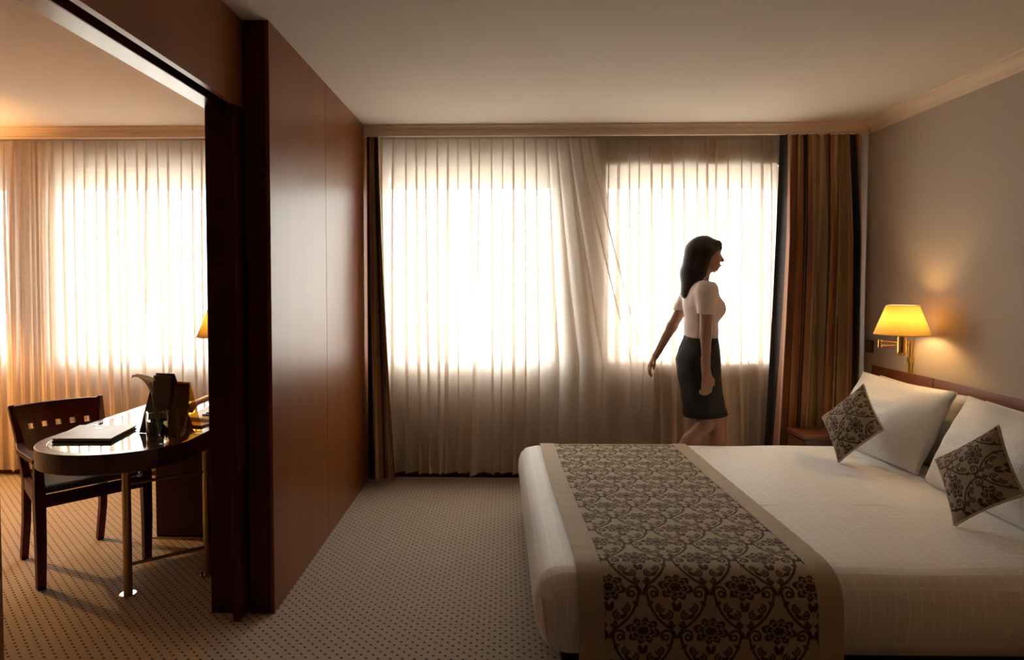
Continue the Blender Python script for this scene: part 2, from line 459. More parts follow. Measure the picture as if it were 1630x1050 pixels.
# back wall with four window openings
bm = bmesh.new()
edges = sorted([XL - 0.2] + [q for a in WINS for q in a] + [XR + 0.2])
box(bm, XL - .2, XR + .2, YB, YB + .25, 0, WZ0); box(bm, XL - .2, XR + .2, YB, YB + .25, WZ1, ZC)
for a, b in zip(edges[0::2], edges[1::2]): box(bm, a, b, YB, YB + .25, WZ0, WZ1)
struct(fin('wall_back', bm, 'plaster'))
for i, (a, b) in enumerate(WINS):
    wn = struct(bpy.data.objects.new('window_%d' % (i + 1), None)); COL.objects.link(wn)
    y0, y1 = YB + 0.14, YB + 0.20
    bm = bmesh.new(); t = 0.032
    box(bm, a, a + t, y0, y1, WZ0, WZ1); box(bm, b - t, b, y0, y1, WZ0, WZ1)
    box(bm, a + t, b - t, y0, y1, WZ0, WZ0 + t); box(bm, a + t, b - t, y0, y1, WZ1 - t, WZ1)
    fin('window_frame', bm, 'white_frame', wn, bevel=0.006)
    bx('pane', 'pane', wn, a + t, b - t, y0 + 0.025, y0 + 0.031, WZ0 + t, WZ1 - t)
    bl = bx('roller_blind', 'blind', wn, a + t, b - t, y1 + 0.006, y1 + 0.010, WZ1 - 0.125, WZ1 - 0.002)
    bx('bottom_bar', 'white_frame', bl, a + t, b - t, y1 + 0.004, y1 + 0.014, WZ1 - 0.137, WZ1 - 0.1252)
    bx('window_sill', 'white_frame', wn, a + 0.004, b - 0.004, YB + 0.002, y0 - 0.002, WZ0 - 0.004, WZ0 + 0.018)
struct(bx('ground', 'ground', None, -40, 40, YB + 0.6, 70, -3.2, -3.0))
# baseboards
struct(bx('baseboard_back', 'mahogany', None, XPL + .27, XR, YB - 0.02, YB, 0, 0.07))
struct(bx('baseboard_back_left', 'mahogany', None, XL, XPL, YB - 0.02, YB, 0, 0.07))
struct(bx('baseboard_right', 'mahogany', None, XR - 0.016, XR, YF, YB - 0.02, 0, 0.07))
# curtain pelmet mouldings along the windows (stepped profile) and cove along the right wall
def pelmet(name, x0, x1):
    prof = [(4.735, ZC), (4.735, ZC - 0.012), (4.748, ZC - 0.018), (4.750, ZC - 0.030), (4.760, ZC - 0.036), (4.762, ZC - 0.062), (4.756, ZC - 0.066),
            (4.756, ZC - 0.076), (4.785, ZC - 0.076), (4.785, ZC)]
    bm = bmesh.new()
    A = [bm.verts.new((x0, y, z)) for y, z in prof]; B = [bm.verts.new((x1, y, z)) for y, z in prof]
    n = len(prof); bm.faces.new(A); bm.faces.new(B[::-1])
    for k in range(n): bm.faces.new((A[k], A[(k + 1) % n], B[(k + 1) % n], B[k]))
    return struct(fin(name, bm, 'cornice'))
pelmet('trim_1', XP, XR); pelmet('trim_2', XL, XPL)
def cove(name, xw, sgn, y0, y1):
    prof = [(0, -0.075), (0.010, -0.072), (0.012, -0.058)] + [(0.012 + 0.045 * (1 - math.cos(t)), -0.058 + 0.045 * math.sin(t)) for t in np.linspace(0.1, 1.5, 7)] + [(0.066, -0.010), (0.070, 0.0), (0, 0)]
    bm = bmesh.new()
    A = [bm.verts.new((xw + sgn * d, y0, ZC + z)) for d, z in prof]; B = [bm.verts.new((xw + sgn * d, y1, ZC + z)) for d, z in prof]
    n = len(prof); bm.faces.new(A); bm.faces.new(B[::-1])
    for k in range(n): bm.faces.new((A[k], A[(k + 1) % n], B[(k + 1) % n], B[k]))
    return struct(fin(name, bm, 'cornice', smooth='auto'))
cove('trim_3', XR, -1, YF, 4.735)

# partition with the sliding-door opening
YO0, YO1, ZL = 1.446, 2.855, 2.12
pw = struct(bx('wall_partition', 'mahogany', None, XPL + 0.02, XP - 0.018, YO1 + 0.15, YB, 0, ZC))
seams = [YO1, 3.746, 4.95]
for a, b in zip(seams, seams[1:]):
    bx('panel', 'panel', pw, XP - 0.016, XP, a + 0.002, b - 0.002, 0.0, ZC, bevel=0.0015)
bx('end_post', 'mahogany', pw, -1.083, XP - 0.0165, YO1, YO1 + 0.149, 0, ZC, bevel=0.002)
bx('door_pocket', 'mahogany', pw, -1.098, -1.084, YO1 + 0.139, YO1 + 0.149, 0, ZL)
bx('door_edge', 'mahogany', pw, -1.128, -1.099, YO1 - 0.075, YO1 + 0.149, 0, ZL, bevel=0.003)
bx('jamb', 'mahogany', pw, XPL, -1.129, YO1, YO1 + 0.149, 0, ZL, bevel=0.002)
bx('panel', 'mahogany', pw, XPL, XPL + 0.018, YO1 + 0.151, YB, 0, ZC)
lw = struct(bx('wall_partition_near', 'mahogany', None, XPL, -1.11, YF, YO0, 0, ZC))
bx('panel', 'panel', lw, -1.109, -1.09, YF, YO0, 0, ZC)
li = struct(bx('trim_4', 'panel', None, -1.115, -1.090, YO0, YO1 + 0.149, ZL, ZC))       # lintel face on the bedroom side
bx('lintel_core', 'mahogany', li, XPL + .02, -1.116, YO0, YO1 + 0.149, ZL + 0.10, ZC)
bx('track_groove', 'mahogany', li, -1.165, -1.116, YO0, YO1 + .149, ZL + 0.094, ZL + 0.0995)
bx('soffit', 'mahogany_y', li, XPL, -1.166, YO0, YO1 + 0.149, ZL, ZL + 0.099, bevel=0.002)
bx('lintel_face', 'mahogany', li, XPL, XPL + 0.018, YO0, YO1 + 0.149, ZL + 0.0995, ZC)

# ------------------------------------------------------------------ curtains
def fold_field(npl, nu, nv, jit=0.35, seed=0):
    g = np.random.default_rng(seed); s = np.linspace(0, 1, nu)
    cs = (np.arange(npl) + 0.5) / npl + (g.random(npl) - 0.5) * jit / npl
    return s, cs, g
def curtain(name, mat, x0, x1, ztop, zbot, y, npl, amp, over, nu, nv, seed=0, shift=None, label='', cat='curtain', group=None, fabric=1.9, lin=None, narrow=0.35, wide=0.95):
    s, cs, g = fold_field(npl, nu, nv, 0.3, seed)
    per = 1.0 / npl; W = x1 - x0
    A = amp * (0.6 + 0.8 * g.random(npl)); OV = over * (0.75 + 0.5 * g.random(npl)); T = (0.8 + 0.4 * g.random(npl))
    drift = (g.random(npl) - 0.5) * 0.9 * per
    V = np.zeros((nv, nu, 3)); vv = np.linspace(0, 1, nv)        # 0 top .. 1 bottom
    for j, v in enumerate(vv):
        width = per * (narrow + (wide - narrow) * min(1, (v / 0.55)) ** 0.7) * T * 0.5
        c = cs + drift * v
        x = s.copy(); yy = np.zeros(nu)
        for k in range(npl):
            q = (s - c[k]) / width[k]; mk = np.abs(q) < 1
            x[mk] -= OV[k] * width[k] * np.sin(math.pi * q[mk])
            yy[mk] -= A[k] * (0.5 + 0.5 * min(1, v / 0.3)) * np.cos(math.pi * q[mk] / 2) ** 2
        X = x0 + W * x
        if shift is not None: X += shift(s, v)
        V[j, :, 0] = X; V[j, :, 1] = y + yy + 0.006 * np.sin(s * 23 + v * 3 + seed)
        V[j, :, 2] = ztop + (zbot - ztop) * v
        if v > 0.985: V[j, :, 2] += 0.006 * np.sin(s * npl * 5 + seed)
    UV = np.zeros((nv, nu, 2)); UV[..., 0] = s[None] * W * fabric; UV[..., 1] = vv[:, None] * (ztop - zbot)
    midx = None
    if lin:
        m = np.zeros((nv - 1, nu - 1)); 
        sc = (s[:-1] + s[1:]) / 2; m[:, (sc > lin[0]) & (sc < lin[1])] = 1; midx = m
    o = grid_mesh(name, V, UV, mat, None, midx)
    tag(o, label, cat, group); return o
sm = lambda a, b, t: np.clip((t - a) / (b - a), 0, 1) ** 2 * (3 - 2 * np.clip((t - a) / (b - a), 0, 1))
ZT, ZH = 2.405, 0.052
curtain('sheer_curtain', 'sheer', -0.90, 0.62, ZT, ZH, 4.865, 20, 0.045, 0.66, 900, 70, 3,
        shift=lambda s, v: sm(0.70, 1.0, s) * 0.42 * min(1, v / 0.66) ** 1.15 - (0.05 * sm(0.70, 1.0, s) * max(0, v - .66)),
        label='wide sheer curtain before the bedroom window beside the wood panelled wall', group='sheer curtains')
curtain('sheer_curtain', 'sheer', 0.60, 1.90, ZT, ZH, 4.935, 17, 0.035, 0.74, 800, 70, 5,
        label='sheer curtain behind the walking person, ending at the wide striped drape', group='sheer curtains')
curtain('sheer_curtain', 'sheer', -3.34, -1.27, ZT, ZH, 4.87, 27, 0.045, 0.70, 1000, 60, 9,
        label='sheer curtain in the side room hanging behind the desk', group='sheer curtains')
curtain('sheer_curtain', 'sheer', -4.42, -3.36, ZT, ZH, 4.87, 18, 0.05, 0.85, 600, 60, 11,
        label='sheer curtain in the side room by the floor lamp, next to the desk curtain', group='sheer curtains')
curtain('striped_drape', ['drape', 'lining'], 1.86, 2.405, ZT, 0.03, 4.79, 8, 0.085, 0.5, 420, 50, 21,
        shift=lambda s, v: -(1 - s) * 0.09 * v ** 1.3 + 0.02 * np.sin(v * 2.4) * s,
        label='wide striped drape in black, rust and gold next to the bedside wall', group='striped drapes', fabric=2.6, narrow=0.6, wide=1.0)
curtain('striped_drape', ['drape', 'lining'], -0.965, -0.865, ZT, 0.03, 4.785, 3, 0.075, 0.5, 240, 50, 28,
        shift=lambda s, v: s * 0.075 * v + sm(.8, 1, s) * 0.025 * v ** 3,
        label='narrow striped drape with pale lining beside the wood panelled wall', group='striped drapes', fabric=4.0, lin=(0.93, 1.0), narrow=0.7, wide=1.0)
# curtain gliders showing under the pelmet
for x, lab in ((1.905, 'white glider at the edge of the wide drape beside the sheer curtain'), (2.14, 'white glider above the middle of the wide striped drape'), (2.33, 'white glider of the wide striped drape closest to the bedside wall')):
    bm = bmesh.new(); box(bm, x - 0.006, x + 0.006, 4.793, 4.803, 2.395, 2.425)
    lathe(bm, [(0.003, 0.0), (0.008, 0.004), (0.008, 0.010), (0.003, 0.014)], (x, 4.798, 2.424), 10)
    tag(fin('curtain_glider', bm, 'white_frame'), lab, 'curtain hook', 'drape gliders')

# ------------------------------------------------------------------ bed
BED_A = R(0.7)
bedm = Matrix.Translation((0.075, 4.25, 0)) @ Matrix.Rotation(BED_A, 4, 'Z')      # local: x to the head, -y to the near side
BL, BW = 2.27, 1.97
RC = 0.09
def bed_thing(name, label, cat, group=None):
    o = thing(name, label, cat, (0.075, 4.25, 0), BED_A, group); return o
bed = bed_thing('bed', 'low double bed on a dark base under the white checked bedspread', 'bed')
bx('bed_base', 'dark_base', bed, 0.10, BL - 0.02, -BW + 0.10, -0.10, 0.04, 0.15, 0.01)
for lx in (0.18, BL - 0.16):
    for ly in (-0.2, -BW + 0.2):
        bm = bmesh.new(); lathe(bm, [(0.022, 0.0), (0.03, 0.01), (0.03, 0.045)], (lx, ly, 0), 16); fin('leg', bm, 'dark_base', bed)
bx('mattress', 'cotton_plain', bed, 0.09, BL - 0.04, -BW + 0.09, -0.09, 0.151, 0.385, 0.04)
PROF = [(0.17, 0.100), (0.10, 0.108), (0.055, 0.130), (0.022, 0.170), (0.004, 0.225), (-0.004, 0.280), (0.0, 0.330), (0.012, 0.370), (0.035, 0.398), (0.065, 0.412), (0.11, 0.419), (0.2, 0.422)]
def rrect(inset, n=10, rc=RC):
    """rounded rectangle outline of the bed, inset inward; ccw"""
    x0, x1, y0, y1 = inset, BL - inset * 0.3, -BW + inset, -inset
    r = max(0.02, rc - inset * 0.3); pts = []
    for cx, cy, a0 in ((x1 - r, y1 - r, 0), (x0 + r, y1 - r, 90), (x0 + r, y0 + r, 180), (x1 - r, y0 + r, 270)):
        for k in range(n + 1): a = R(a0 + 90 * k / n); pts.append((cx + r * math.cos(a), cy + r * math.sin(a)))
    # subdivide straight runs
    out = []
    for i, p in enumerate(pts):
        q = pts[(i + 1) % len(pts)]; out.append(p)
        if math.dist(p, q) > 0.3:
            for k in range(1, 30): out.append((p[0] + (q[0] - p[0]) * k / 30, p[1] + (q[1] - p[1]) * k / 30))
    return out
bm = bmesh.new(); rings = []
for ins, z in PROF + [(0.32, 0.423), (0.5, 0.423), (0.75, 0.423)]:
    ol = rrect(ins)
    rings.append([bm.verts.new((x, y, z + (0.003 * math.sin(x * 9 + y * 4) * math.sin(y * 7 - x * 3) if z > 0.41 else 0))) for x, y in ol])
for a, b in zip(rings, rings[1:]):
    n = len(a)
    for k in range(n):
        # tucked corner crease at the near foot corner
        bm.faces.new((a[k], a[(k + 1) % n], b[(k + 1) % n], b[k]))
bm.faces.new(rings[-1])
spread = fin('bedspread', bm, 'sheet', None, True)
spread.matrix_world = bedm
tag(spread, 'white checked bedspread pulled over the whole mattress of the double bed', 'bedspread')
# mitred corner tuck of the bedspread at the foot, near side
bm = bmesh.new(); a = R(225)
cx, cy = RC, -BW + RC
pts = []
for k in range(9):
    t = k / 8; z = 0.355 - 0.235 * t; ang = R(222 + 24 * t); rr = RC + 0.005 - (0.0 if z > 0.2 else (0.2 - z) * 0.65) * 1.0
    pts.append((cx + rr * math.cos(ang), cy + rr * math.sin(ang), z))
tube(bm, pts, [0.002, 0.004, 0.005, 0.005, 0.005, 0.005, 0.005, 0.004, 0.003], 8)
tuck = fin('corner_fold', bm, 'sheet', spread, True)

def bed_path(off):
    """cross-section of the bed cover along local y from near hem to far hem, offset outward"""
    p = [(-BW + i, z) for i, z in PROF[2:]] + [(-BW / 2, 0.4235)] + [(-i, z) for i, z in PROF[2:][::-1]]
    out = []
    for i, (y, z) in enumerate(p):
        a, b = p[max(0, i - 1)], p[min(len(p) - 1, i + 1)]; t = Vector((b[0] - a[0], b[1] - a[1])).normalized()
        out.append((y - t.y * off, z + t.x * off))
    return out
def runner_strip(name, mat, u0, u1, nu, off, parent, hem, pucker=0.0):
    P = bed_path(off)
    near = [(P[3][0] - 0.006, hem), (P[3][0] - 0.006, (hem + P[3][1]) / 2)]      # free-hanging lower end
    P = near + P[3:-2]
    # densify
    D = []
    for a, b in zip(P, P[1:]):
        m = max(1, int(math.dist(a, b) / 0.02))
        for k in range(m): D.append((a[0] + (b[0] - a[0]) * k / m, a[1] + (b[1] - a[1]) * k / m))
    D.append(P[-1]); D = np.array(D)
    for _ in range(3): D[1:-1] = (D[:-2] + 2 * D[1:-1] + D[2:]) / 4
    D = D + 0.0
    ln = np.concatenate([[0], np.cumsum(np.hypot(*np.diff(D, axis=0).T))])
    us = np.linspace(u0, u1, nu); V = np.zeros((len(D), nu, 3)); UV = np.zeros((len(D), nu, 2))
    for j in range(len(D)):
        V[j, :, 0] = us - 0.0085 * (D[j, 0] + 0.1) + 0.004 * math.sin(ln[j] * 3.1); V[j, :, 1] = D[j, 0]; V[j, :, 2] = D[j, 1] + 0.0015
        if pucker and D[j, 1] > 0.4: V[j, :, 2] += pucker * (math.sin(ln[j] * 95) + math.sin(ln[j] * 57 + 1)) * 0.5
        UV[j, :, 0] = us; UV[j, :, 1] = ln[j]
    return grid_mesh(name, V, UV, mat, parent)
run = bed_thing('bed_runner', 'damask bed runner with dark rosettes laid across the foot of the bed', 'bed runner')
runner_strip('damask_panel', 'damask', 0.208, 0.918, 30, 0.010, run, 0.075)
for a, b in ((0.125, 0.210), (0.916, 1.000)):
    o = runner_strip('border', 'runner_border', a, b, 6, 0.012, run, 0.075, 0.0016)
    o['label'] = 'plain gold satin border'

# pillows
def pillow(label, loc, rz, lean, L=0.82, Hh=0.50, T=0.20, satin=None, seed=0):
    """local: width along y, height along z, thickness x; origin at bottom middle"""
    th = thing('pillow', label, 'pillow', loc, rz, 'pillows against the headboard'); th.rotation_euler = (0, lean, rz)
    g = np.random.default_rng(seed)
    nu, nv = 44, 28
    def surf(sgn):
        u = np.linspace(-1, 1, nu); v = np.linspace(-1, 1, nv); Uu, Vv = np.meshgrid(u, v)
        pin = 1 - 0.09 * (1 - np.abs(Uu) ** 2) * 0  # outline
        yy = Uu * L / 2 * (1 - 0.055 * (1 - Vv ** 2)); zz = Vv * Hh / 2 * (1 - np.where(Vv > 0, 0.06, 0.008) * (1 - Uu ** 2))
        prof = np.clip(1 - np.abs(Uu) ** 2.6, 0, 1) ** 0.55 * np.clip(1 - np.abs(Vv) ** 2.4, 0, 1) ** 0.55
        prof *= (1 + 0.10 * np.cos(math.pi * Vv) - 0.12 * Vv)
        wr = 0.006 * np.sin(Uu * 7 + Vv * 5 + seed) * np.sin(Vv * 9 - Uu * 3) * prof
        X = sgn * (T / 2 * prof) + wr
        return np.stack([X, yy, zz + Hh / 2], -1)
    for sgn in (-1, 1):
        V = surf(sgn)
        grid_mesh('pillowcase_front' if sgn < 0 else 'pillowcase_back', V if sgn < 0 else V[:, ::-1], None, 'pillow', th)
    bm = bmesh.new()      # seam cord round the edge
    V = surf(0.0); e = np.concatenate([V[0], V[1:, -1], V[-1, ::-1][1:], V[::-1, 0][1:]])
    tube(bm, [tuple(p) for p in e[::2]], 0.0035, 6); fin('seam', bm, 'cotton_plain', th, True)
    if satin:
        # smooth triangular fold of the pillowcase flap
        u = np.linspace(0, 1, 24); v = np.linspace(0, 1, 20); V2 = np.zeros((20, 24, 3))
        for j, t in enumerate(v):
            y_a = satin[0] + (satin[1] - satin[0]) * t; y_b = satin[2] + (satin[3] - satin[2]) * t
            yy = y_a + (y_b - y_a) * u; zz = t * 2 - 1
            Uu = np.clip(yy / (L / 2), -1, 1); Vv = np.full_like(u, zz * 0.985)
            prof = np.clip(1 - np.abs(Uu) ** 2.6, 0, 1) ** 0.55 * np.clip(1 - np.abs(Vv) ** 2.4, 0, 1) ** 0.55
            prof *= (1 + 0.10 * np.cos(math.pi * Vv) - 0.12 * Vv)
            V2[j, :, 0] = -(T / 2 * prof) - 0.010 - 0.006 * np.sin(u * 7 + t * 4) * np.sin(t * 4 + 1) * np.sin(u * math.pi) * math.sin(t * math.pi)
            V2[j, :, 1] = yy * (1 - 0.055 * (1 - Vv ** 2)); V2[j, :, 2] = Vv * Hh / 2 * (1 - (0.06 if zz > 0 else 0.008) * (1 - Uu ** 2)) + Hh / 2
        o = grid_mesh('satin_flap', V2, None, 'cotton_plain', th); o['label'] = 'smooth plain satin flap'
    return th
pillow('white checked pillow with satin flap under the lit wall lamp', (2.05, 3.93, 0.428), R(4), R(26), seed=2, Hh=0.465, satin=(-0.10, -0.17, -0.408, -0.408))
pillow('white pillow mostly hidden behind the satin flapped pillow', (2.262, 3.965, 0.430), R(1), R(13), seed=6, T=0.105, Hh=0.40)
pillow('white fully checked pillow behind the damask cushion farther from the lit lamp', (2.05, 3.02, 0.428), R(-1), R(26), seed=9, Hh=0.465)
pillow('white pillow hidden behind the fully checked pillow without satin flap', (2.262, 3.02, 0.430), R(0), R(13), seed=12, T=0.105, Hh=0.40)

def cushion(label, loc, rz, lean, side=0.315, T=0.12, roll=0.0, seed=0):
    th = thing('cushion', label, 'cushion', loc, rz, 'damask cushions'); th.rotation_euler = (0, lean, rz)
    n = 30; a = np.linspace(-1, 1, n); Uu, Vv = np.meshgrid(a, a)
    c, s_ = math.cos(R(45) + roll), math.sin(R(45) + roll)
    hh = side / 2 * (abs(c) + abs(s_))
    for sgn in (-1, 1):
        k = 1 - 0.07 * (1 - Vv ** 2) ; k2 = 1 - 0.07 * (1 - Uu ** 2)
        p = Uu * side / 2 * k; q = Vv * side / 2 * k2
        prof = np.clip(1 - np.abs(Uu) ** 2.2, 0, 1) ** 0.6 * np.clip(1 - np.abs(Vv) ** 2.2, 0, 1) ** 0.6
        X = sgn * (T / 2 * prof + 0.004) + 0.003 * np.sin(Uu * 6 + seed) * np.sin(Vv * 5) * prof
        V = np.stack([X, p * c - q * s_, p * s_ + q * c + hh], -1)
        UV = np.stack([Uu * side / 2 + 0.31 + seed * 0.06, Vv * side / 2 + 0.33], -1)
        if sgn > 0: V = V[:, ::-1]; UV = UV[:, ::-1]
        grid_mesh('cushion_front' if sgn < 0 else 'cushion_back', V, UV, 'damask_cushion', th)
        if sgn < 0:
            e = np.concatenate([V[0], V[1:, -1], V[-1, ::-1][1:], V[::-1, 0][1:]])
    bm = bmesh.new(); e[:, 0] = 0; tube(bm, [tuple(p) for p in e], 0.006, 8); o = fin('piping', bm, 'runner_border', th, True); o['label'] = 'gold piping'
    return th
cushion('damask cushion balanced on its corner against the satin flapped pillow', (1.80, 3.775, 0.430), R(14), R(22), roll=R(-3), seed=1)
cushion('damask cushion balanced on its corner, farther from the lit wall lamp', (1.80, 2.775, 0.430), R(9), R(22), roll=R(3), seed=2, side=0.305)

# headboard fixed to the bedside wall
hb = thing('headboard', 'long cherry wood headboard in panels fixed behind the pillows', 'headboard', (0, 0, 0))
ys = [1.25, 2.20, 3.075, 3.948, 4.61]
for a, b in zip(ys, ys[1:]):
    bm = bmesh.new()
    A = [(2.375, 0.20), (2.400, 0.20), (2.432, 0.855), (2.410, 0.862)]
    P0 = [bm.verts.new((x, a + 0.0015, z)) for x, z in A]; P1 = [bm.verts.new((x, b - 0.0015, z)) for x, z in A]
    bm.faces.new(P0[::-1]); bm.faces.new(P1)
    for k in range(4): bm.faces.new((P0[k], P0[(k + 1) % 4], P1[(k + 1) % 4], P1[k]))
    fin('panel', bm, 'headboard', hb, bevel=0.003)
bx('mounting_rail', 'mahogany', hb, 2.402, 2.449, 1.35, 4.5, 0.22, 0.30)

# nightstand beyond the bed
ns = thing('nightstand', 'low cherry wood nightstand between the bed and the striped drape', 'nightstand', (2.12, 4.525, 0))
bx('body', 'night', ns, -0.22, 0.24, -0.12, 0.12, 0.05, 0.405, 0.003)
bx('table_top', 'night', ns, -0.245, 0.25, -0.135, 0.130, 0.406, 0.432, 0.004)
for q in (-0.2, 0.2):
    bx('leg', 'mahogany', ns, q - 0.015, q + 0.015, -0.12, 0.12, 0.0, 0.049)
dr = bx('drawer', 'night', ns, -0.232, -0.2205, -0.12, 0.12, 0.25, 0.395, 0.002)
bm = bmesh.new(); tube(bm, [(-0.232, 0, 0.32), (-0.250, 0, 0.32)], [0.006, 0.011], 12); fin('knob', bm, 'brass', dr)

# ------------------------------------------------------------------ lamps
def shade_mesh(name, parent, c, r0, r1, h, ribs=False):
    bm = bmesh.new()
    lathe(bm, [(r0, 0), (r1, h)], c, 40, False, False)
    o = fin(name, bm, 'shade', parent, True)
    md = o.modifiers.new('thick', 'SOLIDIFY'); md.thickness = 0.0015
    for r, z in ((r0, 0.0), (r1, h)):
        bm = bmesh.new(); tube(bm, [(c[0] + r * math.cos(t), c[1] + r * math.sin(t), c[2] + z) for t in np.linspace(0, 2 * math.pi, 41)], 0.0022, 6, False)
        fin('trim_ring', bm, 'runner_border', o, True)
    return o
def bulb(parent, c, power, col=(1.0, 0.62, 0.24), off=''):
    bm = bmesh.new(); lathe(bm, [(0.012, -0.055), (0.013, -0.03), (0.02, -0.02), (0.029, 0.0), (0.026, 0.02), (0.012, 0.034), (0.001, 0.036)], c, 20)
    m = bpy.data.materials.new('bulb_glow'); m.use_nodes = True; nt = m.node_tree; b = nt.nodes['Principled BSDF']
    b.inputs['Emission Color'].default_value = (*col, 1)
    area = 0.0085
    b.inputs['Emission Strength'].default_value = power / (math.pi * area)
    return fin('bulb' + off, bm, m, parent, True)
def wall_lamp(label, y, power, off=''):
    """swing-arm brass lamp; y = position of its wall tube"""
    th = thing('wall_lamp' + off, label, 'wall lamp', (XR, y, 0.87), 0, 'bedside wall lamps')
    px = -0.018
    bm = bmesh.new(); tube(bm, [(px, 0, -0.28), (px, 0, 0.178)], 0.0125, 16)
    fin('wall_tube', bm, 'brass', th, 'auto')
    bx('wall_bracket', 'brass', th, -0.030, -0.001, -0.015, 0.015, 0.05, 0.085, 0.003)
    J = (-0.243, -0.085, 0.178); Sx = (-0.19, -0.215, 0.165)
    bm = bmesh.new(); tube(bm, [(px, 0, 0.160), (J[0], J[1], 0.160)], 0.005, 10); tube(bm, [(px, 0, 0.15), (px, 0, 0.176)], 0.016, 16); fin('lower_arm', bm, 'brass', th, 'auto')
    bm = bmesh.new(); tube(bm, [(J[0], J[1], 0.150), (J[0], J[1], 0.196)], 0.0125, 16); fin('joint', bm, 'brass', th, 'auto')
    bm = bmesh.new(); tube(bm, [(J[0], J[1], 0.186), (Sx[0], Sx[1], 0.186)], 0.005, 10); fin('upper_arm', bm, 'brass', th, 'auto')
    bm = bmesh.new(); lathe(bm, [(0.010, -0.048), (0.022, -0.046), (0.026, -0.036), (0.024, -0.024), (0.024, 0.075), (0.014, 0.085)], (Sx[0], Sx[1], 0.165), 24)
    fin('socket', bm, 'brass', th, 'auto')
    bm = bmesh.new(); tube(bm, [(Sx[0], Sx[1], 0.116), (Sx[0], Sx[1], 0.122)], 0.012, 14); fin('switch_button', bm, 'black', th)
    shade_mesh('lamp_shade', th, (Sx[0], Sx[1], 0.235), 0.146, 0.083, 0.166)
    bulb(th, (Sx[0], Sx[1], 0.315), power, off=off)
    return th
wall_lamp('brass swing-arm wall lamp with glowing shade beside the light switch', 4.215, 4.0)
wall_lamp('brass swing-arm wall lamp on the bedside wall far from the window', 1.60, 1.6, '_offscreen')

sw = thing('light_switch', 'small brown light switch on the wall between drape and lamp', 'light switch', (XR, 4.70, 0.975))
bx('plate', 'switch', sw, -0.012, 0, -0.042, 0.042, -0.042, 0.042, 0.005)
bx('rocker', 'switch_r', sw, -0.020, -0.0122, -0.026, 0.026, -0.030, 0.030, 0.003)

# ------------------------------------------------------------------ desk
desk = thing('desk', 'D-shaped mahogany desk with grey glass inset on brass legs', 'desk', (-1.745, 3.07, 0))
def stadium(r, y1, n=40):
    return [(r * math.cos(t), r * math.sin(t)) for t in np.linspace(math.pi, 2 * math.pi, n)] + [(r, y1), (-r, y1)]
ZD = 0.70
bm = bmesh.new()                                    # rim as a ring so the glass can sit in it
o_, i_ = stadium(0.335, 0.96), stadium(0.285, 0.91)
for z0, z1 in ((ZD - 0.085, ZD),):
    vo0 = [bm.verts.new((x, y, z0)) for x, y in o_]; vo1 = [bm.verts.new((x, y, z1)) for x, y in o_]
    vi0 = [bm.verts.new((x, y, z0)) for x, y in i_]; vi1 = [bm.verts.new((x, y, z1)) for x, y in i_]
    n = len(o_)
    for k in range(n):
        k2 = (k + 1) % n
        bm.faces.new((vo0[k], vo0[k2], vo1[k2], vo1[k])); bm.faces.new((vi1[k], vi1[k2], vi0[k2], vi0[k]))
        bm.faces.new((vo1[k], vo1[k2], vi1[k2], vi1[k])); bm.faces.new((vi0[k], vi0[k2], vo0[k2], vo0[k]))
fin('rim', bm, 'mahogany_y', desk, bevel=0.004)
bm = bmesh.new(); prism(bm, stadium(0.2845, 0.909), ZD - 0.012, ZD - 0.001); fin('glass_top', bm, 'desk_glass', desk)
bm = bmesh.new(); prism(bm, stadium(0.284, 0.908), ZD - 0.083, ZD - 0.0125); fin('underside', bm, 'mahogany', desk)
bx('pedestal', 'mahogany', desk, -0.175, 0.25, 0.63, 0.90, 0.012, ZD - 0.093, 0.003)
bx('plinth', 'bronze', desk, -0.19, 0.265, 0.615, 0.915, 0.0, 0.0115)
L1, L2 = (0.045, -0.05), (0.312, 0.17)
for lx, ly in (L1, L2):
    bm = bmesh.new(); tube(bm, [(lx, ly, 0.006), (lx, ly, ZD - 0.093)], 0.019, 20); lg = fin('leg', bm, 'bronze', desk, 'auto')
    bm = bmesh.new(); lathe(bm, [(0.038, 0.0), (0.038, 0.003), (0.034, 0.006)], (lx, ly, 0), 28); fin('foot_disc', bm, 'chrome', lg)
for z in (0.135, 0.50):
    bm = bmesh.new(); tube(bm, [(L1[0], L1[1], z), (L2[0], L2[1], z)], 0.008, 12); fin('stretcher', bm, 'bronze', desk, 'auto')

# things on the desk
fo = thing('folder', 'grey leather writing folder lying open side down on the desk', 'folder', (-1.90, 3.11, ZD), R(2))
fo['label'] = 'thin grey leather folder lying flat on the glass desk top'
bm = bmesh.new(); prism(bm, [(-0.105, -0.14), (0.155, -0.14), (0.125, 0.15), (-0.15, 0.15)], 0.010, 0.016); fin('cover', bm, 'folder', fo, bevel=0.0015)
bm = bmesh.new(); prism(bm, [(-0.10, -0.136), (0.15, -0.136), (0.12, 0.146), (-0.145, 0.146)], 0.0035, 0.0098); fin('pages', bm, 'paper', fo)
bm = bmesh.new(); prism(bm, [(-0.105, -0.14), (0.155, -0.14), (0.125, 0.15), (-0.15, 0.15)], 0.0, 0.0034); fin('back_cover', bm, 'leather', fo)
bx('emblem', 'chrome', fo, -0.035, 0.0, 0.07, 0.085, 0.0161, 0.0166)

